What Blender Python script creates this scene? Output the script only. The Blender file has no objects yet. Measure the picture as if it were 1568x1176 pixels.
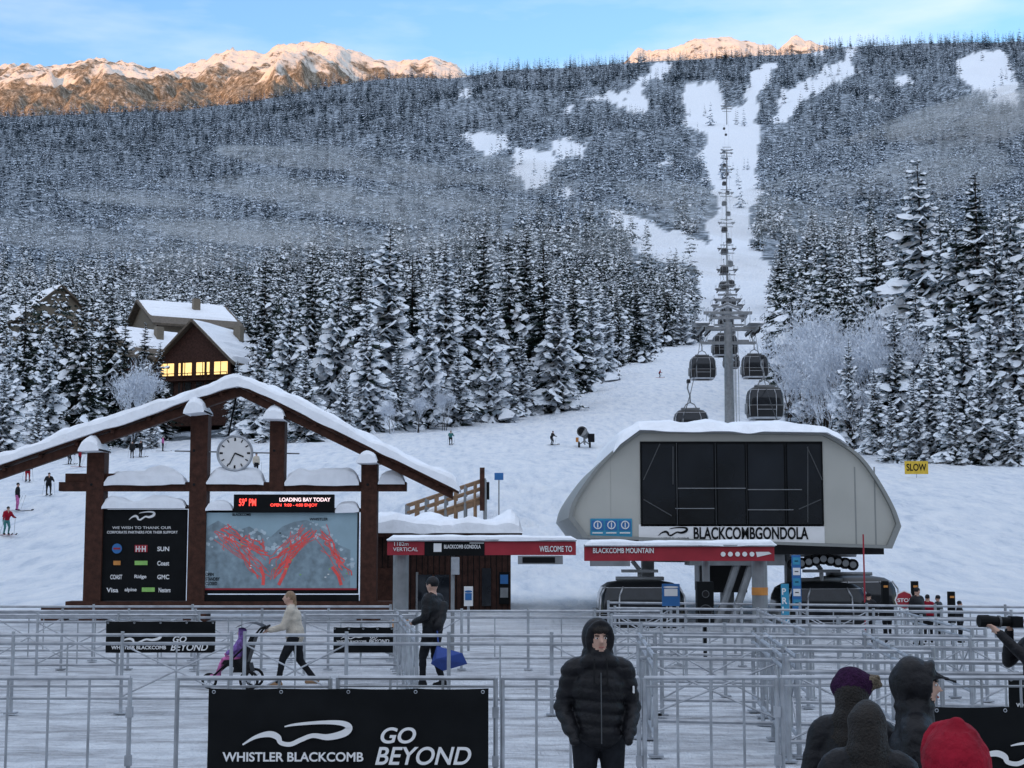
import bpy, math, random
import numpy as np
from mathutils import Vector, Matrix
random.seed(4); RS=np.random.RandomState(7)
F=2265.0; TH=math.radians(6.12); HC=2.4
scene=bpy.context.scene
COL=scene.collection
# ---------------------------------------------------------------- helpers: image pixels to world positions along camera rays, and back
def E(py): return np.tan(TH+np.arctan((588.0-np.asarray(py,float))/F))
def B(px,py):
    v=(588.0-np.asarray(py,float))/F
    return (np.asarray(px,float)-784.0)/F/(math.cos(TH)-v*math.sin(TH))
def U(px,py,y): return float(B(px,py)*y), float(HC+E(py)*y)
def py_of(e): return 588.0-F*np.tan(np.arctan(e)-TH)
def px_of(b,e):
    v=(588.0-py_of(e))/F
    return 784.0+b*F*(math.cos(TH)-v*math.sin(TH))
# ---------------------------------------------------------------- noise
def _h(ix,iy,s):
    n=np.sin(ix*127.1+iy*311.7+s*74.7)*43758.5453
    return n-np.floor(n)
def vn(x,y,s=0):
    x=np.asarray(x,float);y=np.asarray(y,float)
    ix=np.floor(x);iy=np.floor(y);fx=x-ix;fy=y-iy
    fx=fx*fx*(3-2*fx);fy=fy*fy*(3-2*fy)
    a=_h(ix,iy,s);b=_h(ix+1,iy,s);c=_h(ix,iy+1,s);d=_h(ix+1,iy+1,s)
    return (a*(1-fx)+b*fx)*(1-fy)+(c*(1-fx)+d*fx)*fy
def fbm(x,y,o=4,s=0):
    r=0;a=.5
    for i in range(o):
        r=r+a*(vn(x*2**i,y*2**i,s+i)-.5)*2;a*=.5
    return r
def ridged(x,y,o=5,s=0):
    r=0;a=.5
    for i in range(o):
        r=r+a*(1-np.abs(vn(x*2**i,y*2**i,s+i)-.5)*4);a*=.52
    return r
# ---------------------------------------------------------------- terrain
KD=np.log(np.array([45,60,83,99,124,158,200,283,450.]))
KX=np.array([0,690,1000,1250,1500.])
KT=np.array([[938,895,822,768,728,700,682,640,560],
             [938,890,826,770,708,684,655,610,545],
             [938,892,832,784,733,690,640,578,528],
             [938,890,822,778,735,700,655,585,528],
             [938,885,808,765,730,705,684,640,545.]])
SKX=np.array([-600,0,150,260,350,440,560,620,700,760,850,930,1000,1100,1180,1240,1300,1400,1470,1568,1900,2400.])
SKY=np.array([200,182,178,176,166,148,127,122,120,110,105,100,93,89,87,85,74,71,69,70,79,94.])
def base_py(px,y):
    px=np.asarray(px,float);y=np.asarray(y,float)
    ld=np.log(np.clip(y,45,450))
    cols=np.stack([np.interp(ld,KD,KT[i]) for i in range(5)],0)
    pc=np.clip(px,0,1500)
    i=np.clip(np.searchsorted(KX,pc,side='right')-1,0,3)
    t=(pc-KX[i])/(KX[i+1]-KX[i]); t=t*t*(3-2*t)
    near=np.take_along_axis(cols,i[None],0)[0]*(1-t)+np.take_along_axis(cols,(i+1)[None],0)[0]*t
    s=np.log(np.clip(y,450,4000)/450)/math.log(4000/450)
    sk=np.interp(px,SKX,SKY)
    return near+(sk-near)*np.where(y>450,s,0)
def ground(x,y):
    x=np.atleast_1d(np.asarray(x,float));y=np.atleast_1d(np.asarray(y,float))
    yy=np.maximum(y,45.)
    b=x/yy; px=784+F*b
    for _ in range(3):
        pb=base_py(px,yy); px=784+b*F*(math.cos(TH)-(588-pb)/F*math.sin(TH))
    z=HC+E(base_py(px,np.minimum(yy,4000)))*np.minimum(yy,4000)
    far=np.clip((yy-4000)/1500,0,1); z=z-far*450
    w=np.clip((yy-60)/200,0,1)
    z=z+w*yy*.006*fbm(x/(70+yy*.12),y/(70+yy*.12),4,3)*np.where(yy>500,1,.5)
    # spurs and gullies of the upper mountain
    w3=np.clip((yy-700)/800,0,1)*np.clip((4050-yy)/900,0.12,1)
    z=z+w3*(46*ridged(x/330+.5*fbm(x/500,y/500,2,61),y/900,3,41)-10)
    w2=np.clip((yy-48)/15,0,1)
    z=z+w2*(.4*fbm(x/6,y/6,3,9)+.28*np.abs(fbm(x/2.2,y/2.6,3,19)))
    # rough snow bank between the shelter and the lift
    bank=np.exp(-((x+0.2)/9)**2)*np.exp(-((yy-88)/26)**2)*w2
    z=z+bank*(1.3*np.abs(fbm(x/3.2+y/9,y/5,4,29)))
    flat=np.clip((y-36)/(46-36),0,1); flat=flat*flat*(3-2*flat)
    return z*flat
def gz(x,y): return float(ground(x,y)[0])
def hit(px,py):
    ys=np.exp(np.linspace(math.log(8),math.log(1500),1500))
    b=float(B(px,py)); e=float(E(py))
    g=ground(b*ys,ys); r=HC+e*ys
    k=np.argmax(g>=r)
    return b*ys[k],ys[k],float(g[k])
# ---------------------------------------------------------------- materials
def nt(m): return m.node_tree.nodes,m.node_tree.links
def mat(name,col,rough=.7,metal=0,var=.15,scale=4,bump=0,bscale=30,emit=None,es=0,spec=.5):
    m=bpy.data.materials.new(name);m.use_nodes=True
    n,l=nt(m);p=n['Principled BSDF']
    tc=n.new('ShaderNodeTexCoord')
    no=n.new('ShaderNodeTexNoise');no.inputs['Scale'].default_value=scale;no.inputs['Detail'].default_value=5
    l.new(tc.outputs['Object'],no.inputs['Vector'])
    r=n.new('ShaderNodeValToRGB');e=r.color_ramp.elements
    e[0].position=.3;e[1].position=.7
    e[0].color=[c*(1-var) for c in col]+[1];e[1].color=[min(1,c*(1+var)) for c in col]+[1]
    l.new(no.outputs['Fac'],r.inputs['Fac']);l.new(r.outputs['Color'],p.inputs['Base Color'])
    p.inputs['Roughness'].default_value=rough;p.inputs['Metallic'].default_value=metal
    p.inputs['Specular IOR Level'].default_value=spec
    if bump:
        n2=n.new('ShaderNodeTexNoise');n2.inputs['Scale'].default_value=bscale;n2.inputs['Detail'].default_value=4
        l.new(tc.outputs['Object'],n2.inputs['Vector'])
        b=n.new('ShaderNodeBump');b.inputs['Strength'].default_value=bump;b.inputs['Distance'].default_value=.05
        l.new(n2.outputs['Fac'],b.inputs['Height']);l.new(b.outputs['Normal'],p.inputs['Normal'])
    if emit: 
        p.inputs['Emission Color'].default_value=(*emit,1);p.inputs['Emission Strength'].default_value=es
    return m
M={}
M['snow']=mat('snow',(.82,.85,.9),.6,var=.05,scale=3,bump=.5,bscale=6,spec=.2)
M['timber']=mat('timber',(.05,.02,.013),.7,var=.4,scale=6,bump=.3,bscale=20,spec=.2)
M['timber2']=mat('tan_timber',(.22,.13,.07),.7,var=.3,bump=.3)
M['steel']=mat('galvanised_steel',(.36,.38,.41),.45,.6,var=.25,scale=5)
M['grey']=mat('grey_paint',(.2,.21,.22),.5,.2,var=.2)
M['shell']=mat('shell_panel',(.42,.42,.385),.5,0,var=.07,scale=.7,spec=.3)
M['shellrim']=mat('shell_rim',(.25,.26,.25),.5,.2,var=.06)
M['black']=mat('black_panel',(.006,.007,.008),.6,var=.2,spec=.1)
M['rubber']=mat('rubber',(.01,.01,.011),.8,spec=.2)
M['white']=mat('white_paint',(.72,.72,.72),.5,var=.04)
M['red']=mat('red_paint',(.3,.022,.035),.5,var=.1,spec=.3)
M['redglow']=mat('red_led',(.7,.05,.05),.5,emit=(1,.06,.04),es=2)
M['whiteglow']=mat('white_led',(.7,.6,.6),.5,emit=(1,.7,.7),es=1.2)
M['warm']=mat('warm_window',(.8,.6,.3),.4,var=.5,scale=.9,emit=(1,.62,.2),es=1.3)
M['blue']=mat('blue_sign',(.02,.13,.35),.5,var=.08)
M['cyan']=mat('cyan_sign',(.03,.25,.4),.5,var=.08)
M['yellow']=mat('yellow_sign',(.6,.4,.03),.6)
M['green']=mat('green_sign',(.25,.5,.12),.6)
M['orange']=mat('orange_paint',(.5,.2,.04),.6)
M['mapbg']=mat('map_panel',(.28,.4,.46),.5,var=.1,scale=1.6)
M['mapsnow']=mat('map_snow',(.2,.27,.31),.5,var=.3,scale=5)
M['mappale']=mat('map_snowfield',(.42,.51,.56),.5,var=.2,scale=5)
M['run']=mat('map_run',(.8,.09,.08),.5)
M['glass']=mat('dark_glass',(.012,.015,.02),.04,var=.5,scale=.5,spec=.5)
M['glass2']=mat('cabin_glass',(.012,.014,.018),.1,var=.3,spec=.4)
M['cabin']=mat('cabin_shell',(.01,.011,.013),.4,.0,spec=.3)
M['frame']=mat('window_frame',(.065,.07,.075),.5,.1)
M['silver']=mat('silver_trim',(.4,.41,.43),.35,.5)
M['hut']=mat('hut_boards',(.045,.02,.015),.7,var=.4,scale=5,bump=.3,spec=.2)
M['stone']=mat('stucco',(.17,.145,.11),.8,bump=.3)
M['roof']=mat('shingle',(.1,.08,.06),.8,var=.4,scale=3,bump=.4)
M['skin']=mat('skin',(.46,.28,.21),.5,var=.06,scale=20)
M['lip']=mat('lip',(.35,.12,.1),.5)
M['hair']=mat('dark_hair',(.012,.009,.007),.6,var=.4,scale=40,bump=.5,bscale=80,spec=.3)
M['blond']=mat('fair_hair',(.22,.14,.08),.55,var=.3,scale=40,bump=.4,bscale=80)
M['eye']=mat('eye',(.02,.015,.012),.2)
M['jblack']=mat('black_fabric',(.005,.005,.007),.5,var=.3,scale=12,bump=.3,bscale=25,spec=.24)
M['jdark']=mat('charcoal_fabric',(.011,.012,.015),.8,var=.3,scale=12,bump=.2,spec=.12)
M['jcream']=mat('cream_fabric',(.47,.42,.35),.85,var=.15,scale=10,bump=.4,bscale=30)
M['jpurple']=mat('purple_knit',(.03,.01,.035),.95,var=.3,scale=40,bump=.6,bscale=70,spec=.1)
M['jpink']=mat('pink_fabric',(.42,.11,.28),.8,var=.5,scale=14)
M['jlilac']=mat('lilac_fabric',(.17,.09,.31),.8,var=.5,scale=14)
M['jred']=mat('red_fabric',(.23,.005,.018),.85,var=.3,scale=7,bump=.9,bscale=9,spec=.2)
M['jteal']=mat('teal_fabric',(.03,.15,.15),.8)
M['jblue']=mat('blue_fabric',(.02,.055,.25),.7)
M['fur']=mat('fur',(.2,.16,.11),.95,var=.5,scale=60,bump=1,bscale=90)
M['needleA']=mat('needles_dark',(.012,.021,.018),.9,var=.4,scale=.5,spec=.1)
M['needleB']=mat('needles_light',(.03,.044,.034),.9,var=.4,scale=.5,spec=.1)
M['bark']=mat('bark',(.03,.024,.02),.9,spec=.1)
M['tsnow']=mat('tree_snow',(.8,.85,.91),.8,var=.05,spec=.2)
M['tfrost']=mat('needle_frost',(.28,.34,.39),.85,var=.3,scale=.5,spec=.1)
M['frost']=mat('frost',(.64,.69,.76),.85,var=.2,scale=.6,spec=.1)
M['farHazeA']=mat('far_needles_hazed',(.014,.032,.046),.95,var=.4,scale=.1,spec=.05)  # aerial haze put into the far needle colours as a blue tint
M['farHazeB']=mat('far_needles_hazed_pale',(.036,.064,.088),.95,var=.35,scale=.1,spec=.05)  # paler blue for the same haze, held in the needle colour
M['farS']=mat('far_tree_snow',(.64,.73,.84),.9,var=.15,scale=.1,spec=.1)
# ---------------------------------------------------------------- mesh builder
class MB:
    def __init__(s): s.v=[];s.f=[];s.m=[];s.mats=[]
    def mi(s,m):
        if m not in s.mats: s.mats.append(m)
        return s.mats.index(m)
    def add(s,vs,fs,m):
        o=len(s.v);s.v+= [tuple(v) for v in vs];k=s.mi(m)
        for f in fs: s.f.append(tuple(i+o for i in f));s.m.append(k)
    def box(s,c,d,m,rz=0,ry=0):
        x,y,z=[a/2 for a in d];R=Matrix.Rotation(rz,3,'Z')@Matrix.Rotation(ry,3,'Y')
        vs=[Vector(c)+R@Vector((a,b,e)) for a in(-x,x) for b in(-y,y) for e in(-z,z)]
        s.add(vs,[(0,1,3,2),(4,6,7,5),(0,4,5,1),(2,3,7,6),(0,2,6,4),(1,5,7,3)],m)
    def tube(s,p,q,r,m,n=8,r2=None):
        p=Vector(p);q=Vector(q);r2=r if r2 is None else r2
        d=(q-p)
        if d.length<1e-6:return
        d.normalize();a=d.orthogonal().normalized();b=d.cross(a)
        vs=[]
        for c,rr in((p,r),(q,r2)):
            for i in range(n):
                t=2*math.pi*i/n;vs.append(c+(a*math.cos(t)+b*math.sin(t))*rr)
        fs=[(i,(i+1)%n,n+(i+1)%n,n+i) for i in range(n)]+[tuple(range(n))[::-1],tuple(range(n,2*n))]
        s.add(vs,fs,m)
    def path(s,pts,r,m,n=8):
        for a,b in zip(pts[:-1],pts[1:]): s.tube(a,b,r,m,n)
    def prism(s,poly,y0,y1,m):
        n=len(poly);vs=[(x,y0,z) for x,z in poly]+[(x,y1,z) for x,z in poly]
        fs=[tuple(range(n)),tuple(range(n,2*n))[::-1]]+[(i,n+i,n+(i+1)%n,(i+1)%n) for i in range(n)]
        s.add(vs,fs,m)
    def ell(s,c,r,m,nu=14,nv=10,fn=None):
        vs=[];fs=[]
        for j in range(nv+1):
            ph=math.pi*j/nv
            for i in range(nu):
                t=2*math.pi*i/nu
                vs.append((c[0]+r[0]*math.sin(ph)*math.cos(t),c[1]+r[1]*math.sin(ph)*math.sin(t),c[2]+r[2]*math.cos(ph)))
        for j in range(nv):
            for i in range(nu): fs.append((j*nu+i,(j+1)*nu+i,(j+1)*nu+(i+1)%nu,j*nu+(i+1)%nu))
        s.add(vs,fs,m)
    def torus(s,c,R,r,m,axis='x',n=24,k=8):
        vs=[];fs=[]
        for i in range(n):
            t=2*math.pi*i/n
            for j in range(k):
                u=2*math.pi*j/k;a=(R+r*math.cos(u))*math.cos(t);b=(R+r*math.cos(u))*math.sin(t);h=r*math.sin(u)
                vs.append({'x':(c[0]+h,c[1]+a,c[2]+b),'y':(c[0]+a,c[1]+h,c[2]+b),'z':(c[0]+a,c[1]+b,c[2]+h)}[axis])
        for i in range(n):
            for j in range(k): fs.append((i*k+j,((i+1)%n)*k+j,((i+1)%n)*k+(j+1)%k,i*k+(j+1)%k))
        s.add(vs,fs,m)
    def disc(s,c,R,t,m,axis='y',n=28):
        d={'y':(0,t/2,0),'x':(t/2,0,0),'z':(0,0,t/2)}[axis]
        s.tube(Vector(c)-Vector(d),Vector(c)+Vector(d),R,m,n)
    def snowcap(s,pts,y0,y1,th,m,seed=0,step=.12):
        P=[Vector((a[0],a[1])) for a in pts];res=[]
        for a,b in zip(P[:-1],P[1:]):
            k=max(1,int((b-a).length/step))
            for i in range(k): res.append(a+(b-a)*i/k)
        res.append(P[-1]);n=len(res)
        vv=[0,.03,.1,.25,.45,.65,.85,.96,1.];nv=len(vv);vs=[];fs=[]
        for i,p in enumerate(res):
            e=min(i,n-1-i)*step
            te=min(1,math.sqrt(max(0,1-(1-min(1,e/(th*1.0)))**2))+.02)
            for v in vv:
                prof=(1-abs(2*v-1)**5)**.5
                nn=.85+.6*float(fbm(p.x*1.5+seed,v*2+p.y,3,seed))
                wob=.07*float(fbm(p.x*2.2+seed*3,seed,3,5))
                yy=y0+(y1-y0)*v+(-wob-.03 if v<.5 else 0)
                drop=(.05+.1*max(0,float(fbm(p.x*1.1+seed*7,seed,2,15)))) if v in(0,1.) else 0
                vs.append((p.x,yy,p.y+.003+th*te*prof*nn-drop*min(1,th*4)))
        for i in range(n-1):
            for j in range(nv-1): fs.append((i*nv+j,(i+1)*nv+j,(i+1)*nv+j+1,i*nv+j+1))
        for i in range(n-1): fs.append((i*nv,i*nv+nv-1,(i+1)*nv+nv-1,(i+1)*nv))
        s.add(vs,fs,m)
    def mesh(s,name,smooth=False):
        me=bpy.data.meshes.new(name);me.from_pydata(s.v,[],s.f)
        for k in s.mats: me.materials.append(M[k])
        me.polygons.foreach_set('material_index',s.m)
        if smooth: me.polygons.foreach_set('use_smooth',[True]*len(s.f))
        me.update();return me
    def build(s,name,parent=None,smooth=False,bevel=0,auto=False,loc=None,rz=0,scale=1):
        ob=bpy.data.objects.new(name,s.mesh(name,smooth));COL.objects.link(ob)
        if parent: ob.parent=parent
        if loc: ob.location=loc
        ob.rotation_euler[2]=rz;ob.scale=(scale,)*3
        if bevel:
            b=ob.modifiers.new('bevel','BEVEL');b.width=bevel;b.segments=2;b.limit_method='ANGLE'
        return ob
def text(body,x0,x1,z0,z1,y,m,parent,off=0.0,shear=0,name='lettering'):
    c=bpy.data.curves.new(name,'FONT');c.body=body;c.size=1;c.offset=off;c.shear=shear;c.extrude=.004
    c.materials.append(M[m]);o=bpy.data.objects.new(name,c);COL.objects.link(o)
    bpy.context.view_layer.update()
    bb=o.bound_box;w=max(1e-4,bb[6][0]-bb[0][0]);h=max(1e-4,bb[6][1]-bb[0][1])
    sx=(x1-x0)/w;sz=(z1-z0)/h
    o.scale=(sx,sz,1);o.rotation_euler=(math.pi/2,0,0)
    o.location=(x0-bb[0][0]*sx,y,z0-bb[0][1]*sz)
    if parent: o.parent=parent
    return o
def tpx(body,px0,px1,py0,py1,y,m,parent,off=0,shear=0):
    x0,z1=U(px0,py0,y);x1,z0=U(px1,py1,y)
    return text(body,x0,x1,z0,z1,y,m,parent,off,shear)
# ---------------------------------------------------------------- ground sheet
def inpoly(px,py,poly):
    r=np.zeros(np.shape(px),bool);n=len(poly);j=n-1
    for i in range(n):
        xi,yi=poly[i];xj,yj=poly[j]
        c=((yi>py)!=(yj>py))&(px<(xj-xi)*(py-yi)/((yj-yi)+1e-9)+xi)
        r^=c;j=i
    return r
CLEAR=[
 [(1192,94),(1176,128),(1160,162),(1164,200),(1160,240),(1166,290),(1146,335),(1152,370),(1188,430),(1195,535),(1052,535),(1070,500),(1072,450),(1060,400),(1092,370),(1074,342),(1102,322),(1090,290),(1070,240),(1086,208),(1046,190),(1048,132),(1100,120),(1108,164),(1134,162),(1146,120),(1168,96)],
 [(1030,352),(1080,372),(1095,400),(1062,406),(1022,398),(1000,380)],
 [(864,168),(878,158),(884,166),(870,176)],[(896,156),(905,145),(958,138),(960,166),(930,152)],[(958,140),(985,118),(994,174),(964,170)],[(982,128),(998,99),(1034,97),(1016,118)],
 [(1184,186),(1198,140),(1238,116),(1246,142),(1226,154),(1202,188)],[(1238,130),(1268,102),(1300,90),(1313,112),(1278,128),(1248,144)],
 [(1458,92),(1500,78),(1536,74),(1550,110),(1562,160),(1520,156),(1485,132),(1462,112)],
 [(701,205),(740,203),(779,211),(776,228),(740,236)],[(782,228),(850,229),(852,247),(834,288),(808,292),(784,254)],[(848,210),(898,217),(894,238),(854,242)],
 [(922,318),(970,330),(1018,352),(1054,370),(1064,402),(1010,402),(980,386),(950,360)],
 [(848,288),(882,293),(869,306)],[(705,138),(731,140),(729,151),(707,150)],
 [(1297,62),(1312,62),(1306,94),(1296,92)],[(1367,120),(1400,120),(1398,128),(1367,129)],[(1205,66),(1262,78),(1262,86),(1215,80)],
 [(1010,250),(1030,246),(1034,252),(1012,256)],[(1046,338),(1066,336),(1062,346),(1048,346)],[(1180,330),(1205,322),(1190,345)],[(1320,150),(1350,146),(1346,153)]]
TLX=np.array([-900,0,330,560,640,760,880,915,950,1062,1076,1176,1190,1200,1290,1400,1568,2200.])
TLY=np.array([690,688,672,662,640,616,590,552,536,527,400,400,600,645,686,700,708,715.])
def wob(px,py): return 13*fbm(px/11.,py/11.,4,21),9*fbm(px/11.,py/11.,4,31)
def clearing(px,py,jit=0):
    a,b=wob(px,py)
    if jit: a=a+RS.normal(0,jit,np.shape(px));b=b+RS.normal(0,jit,np.shape(px))
    r=py>np.interp(px,TLX,TLY)
    for p in CLEAR: r=r|inpoly(px+a,py+b,p)
    return r
us=np.concatenate([np.linspace(-2.2,-.62,16),np.linspace(-.6,.6,560),np.linspace(.62,2.2,16)])
ys=np.concatenate([np.linspace(-120,4,14),np.linspace(6,45,110),np.exp(np.linspace(math.log(45.5),math.log(4000),460)),np.linspace(4100,16000,26)])
UU,YY=np.meshgrid(us,ys);XX=UU*np.maximum(YY,45)
ZZ=ground(XX.ravel(),YY.ravel()).reshape(XX.shape)
tr=np.clip((42-YY)/6,0,1); ZZ=ZZ+tr*.035*fbm(XX*1.4,YY*1.4,3,51)-.02*tr
ny,nx=XX.shape
e=(ZZ-HC)/np.maximum(YY,1)
pxg=px_of(XX/np.maximum(YY,1),e);pyg=py_of(e)
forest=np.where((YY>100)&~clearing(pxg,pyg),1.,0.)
verts=np.stack([XX.ravel(),YY.ravel(),ZZ.ravel()],1)
idx=np.arange(ny*nx).reshape(ny,nx)
q=np.stack([idx[:-1,:-1],idx[:-1,1:],idx[1:,1:],idx[1:,:-1]],-1).reshape(-1,4)
me=bpy.data.meshes.new('ground')
me.vertices.add(len(verts));me.vertices.foreach_set('co',verts.ravel())
me.loops.add(q.size);me.loops.foreach_set('vertex_index',q.ravel())
me.polygons.add(len(q));me.polygons.foreach_set('loop_start',np.arange(0,q.size,4));me.polygons.foreach_set('loop_total',np.full(len(q),4))
me.polygons.foreach_set('use_smooth',np.ones(len(q),bool));me.update(calc_edges=True)
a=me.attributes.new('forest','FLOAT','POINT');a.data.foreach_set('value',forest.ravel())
g=bpy.data.objects.new('ground',me);COL.objects.link(g)
m=bpy.data.materials.new('ground_snow');m.use_nodes=True;n,l=nt(m);p=n['Principled BSDF'];p.inputs['Roughness'].default_value=.7;p.inputs['Specular IOR Level'].default_value=.2
geo=n.new('ShaderNodeNewGeometry');sx=n.new('ShaderNodeSeparateXYZ');l.new(geo.outputs['Position'],sx.inputs[0])
def noise(sc,det=5,vec=None,rough=.55):
    t=n.new('ShaderNodeTexNoise');t.inputs['Scale'].default_value=sc;t.inputs['Detail'].default_value=det;t.inputs['Roughness'].default_value=rough
    l.new(vec or geo.outputs['Position'],t.inputs['Vector']);return t.outputs['Fac']
def ramp(fac,stops):
    r=n.new('ShaderNodeValToRGB');el=r.color_ramp.elements
    while len(el)<len(stops): el.new(.5)
    for i,(po,c) in enumerate(stops): el[i].position=po;el[i].color=(*c,1)
    l.new(fac,r.inputs['Fac']);return r.outputs['Color']
def mix(f,a,b):
    x=n.new('ShaderNodeMix');x.data_type='RGBA';l.new(f,x.inputs['Factor']);l.new(a,x.inputs['A']);l.new(b,x.inputs['B']);return x.outputs['Result']
def mr(v,a,b,c=0,d=1):
    x=n.new('ShaderNodeMapRange');l.new(v,x.inputs['Value']);x.inputs['From Min'].default_value=a;x.inputs['From Max'].default_value=b;x.inputs['To Min'].default_value=c;x.inputs['To Max'].default_value=d;return x.outputs['Result']
mp=n.new('ShaderNodeMapping');mp.inputs['Scale'].default_value=(1,.16,1);mp.inputs['Rotation'].default_value=(0,0,.3);l.new(geo.outputs['Position'],mp.inputs['Vector'])
tracks=noise(1.1,7,mp.outputs['Vector'],.7)
piste=ramp(tracks,[(.32,(.58,.65,.75)),(.46,(.75,.8,.87)),(.62,(.86,.89,.93))])
mp2=n.new('ShaderNodeMapping');mp2.inputs['Scale'].default_value=(.5,1.6,1);l.new(geo.outputs['Position'],mp2.inputs['Vector'])
plaza=ramp(noise(1.3,8,mp2.outputs['Vector'],.75),[(.34,(.29,.29,.3)),(.46,(.5,.515,.55)),(.58,(.72,.75,.79))])
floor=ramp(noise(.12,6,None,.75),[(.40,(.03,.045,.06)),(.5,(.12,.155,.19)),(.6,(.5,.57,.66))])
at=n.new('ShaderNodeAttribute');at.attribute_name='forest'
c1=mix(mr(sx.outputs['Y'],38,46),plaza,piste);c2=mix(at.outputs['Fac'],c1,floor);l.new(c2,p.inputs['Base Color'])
bh=n.new('ShaderNodeMath');bh.operation='ADD';l.new(noise(1.6,6,None,.7),bh.inputs[0]);l.new(tracks,bh.inputs[1])
bp=n.new('ShaderNodeBump');bp.inputs['Strength'].default_value=.9;bp.inputs['Distance'].default_value=.5;l.new(bh.outputs[0],bp.inputs['Height']);l.new(bp.outputs['Normal'],p.inputs['Normal'])
me.materials.append(m)
# ---------------------------------------------------------------- distant alpine mountains
MX=np.array([-600,-300,0,100,160,230,262,300,330,400,440,470,500,540,580,610,640,662,700,716,760,900,955,975,1010,1045,1075,1100,1130,1175,1192,1212,1262,1300,1500,1700,2400.])
MY=np.array([150,120,101,102,92,103,103,98,79,75,68,61,68,79,92,97,92,90,99,112,140,130,95,75,79,71,60,54,63,70,74,57,69,80,90,100,120.])
bs=np.linspace(-.75,.75,760);yr=np.concatenate([np.linspace(4700,7000,170),np.linspace(7040,9500,20)])
Bm,Ym=np.meshgrid(bs,yr)
pyr=np.interp(784+F*Bm,MX,MY)
for _ in range(2): pyr=np.interp(784+Bm*F*(math.cos(TH)-(588-pyr)/F*math.sin(TH)),MX,MY)
zr=HC+E(pyr)*7000;zb=HC+E(330)*4700
t=np.clip((Ym-4700)/2300,0,1)
Z=zb+(zr-zb)*t**.9
Xm=Bm*Ym
rn=ridged(Xm/620+.35*fbm(Xm/300,Ym/300,3,4),Ym/1500,6,12)
Z=Z+(rn-.45)*260*np.sin(np.pi*np.clip(t,0,1))**.8*(t<1)+(ridged(Xm/110,Ym/160,4,8)-.4)*40*np.clip(t*3,0,1)
Z=np.where(Ym>7000,Z-(Ym-7000)*.55,Z)
me=bpy.data.meshes.new('mountain');ny,nx=Bm.shape
idx=np.arange(ny*nx).reshape(ny,nx);q=np.stack([idx[:-1,:-1],idx[:-1,1:],idx[1:,1:],idx[1:,:-1]],-1).reshape(-1,4)
me.from_pydata(np.stack([Xm.ravel(),Ym.ravel(),Z.ravel()],1).tolist(),[],q.tolist());me.polygons.foreach_set('use_smooth',np.ones(len(q),bool))
mo=bpy.data.objects.new('mountain',me);COL.objects.link(mo)
m=bpy.data.materials.new('alpine_slope');m.use_nodes=True;n,l=nt(m);p=n['Principled BSDF'];p.inputs['Roughness'].default_value=.9;p.inputs['Specular IOR Level'].default_value=.1
geo=n.new('ShaderNodeNewGeometry');sx=n.new('ShaderNodeSeparateXYZ');l.new(geo.outputs['Position'],sx.inputs[0])
el=noise(.0035,7,None,.65);ad=n.new('ShaderNodeMath');ad.operation='MULTIPLY_ADD';l.new(el,ad.inputs[0]);ad.inputs[1].default_value=1400;l.new(sx.outputs['Z'],ad.inputs[2])
snowy=mr(ad.outputs[0],2800,2880)
mpf=n.new('ShaderNodeMapping');mpf.inputs['Scale'].default_value=(1,1,.35);l.new(geo.outputs['Position'],mpf.inputs['Vector'])
fm=ramp(noise(.05,6,mpf.outputs['Vector'],.85),[(.42,(.1,.085,.065)),(.55,(.28,.25,.2)),(.66,(.62,.6,.57))])
sm=ramp(noise(.014,7,None,.75),[(.38,(.16,.14,.12)),(.44,(.7,.67,.62)),(.7,(.8,.77,.72))])
l.new(mix(snowy,fm,sm),p.inputs['Base Color'])
bp=n.new('ShaderNodeBump');bp.inputs['Strength'].default_value=.9;bp.inputs['Distance'].default_value=25;l.new(noise(.02,7,None,.7),bp.inputs['Height']);l.new(bp.outputs['Normal'],p.inputs['Normal'])
me.materials.append(m)
# mountain range on the other side of the valley, behind the viewer: it keeps the village in shade
SAZ=math.radians(212);SEL=math.radians(4.0)
sund=Vector((math.sin(SAZ)*math.cos(SEL),math.cos(SAZ)*math.cos(SEL),math.sin(SEL)))
xs=np.linspace(-30000,26000,150);vv=[];ff=[]
yy=[-6500,-7600,-9000,-10400,-12000];hh=[-40,900,1,900,-40]
for j,(y,h) in enumerate(zip(yy,hh)):
    for x in xs:
        top=2520+90*float(fbm(x/1500.,2.,4,3))
        vv.append((x,y+300*float(fbm(x/1100.,j,3,8)),top if j==2 else h*(1+.25*float(fbm(x/800.,j,3,2)))))
k=len(xs)
for j in range(4):
    for i in range(k-1): ff.append((j*k+i,j*k+i+1,(j+1)*k+i+1,(j+1)*k+i))
me=bpy.data.meshes.new('mountain_range');me.from_pydata(vv,[],ff);me.materials.append(m)
o=bpy.data.objects.new('mountain_range',me);COL.objects.link(o)
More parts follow.
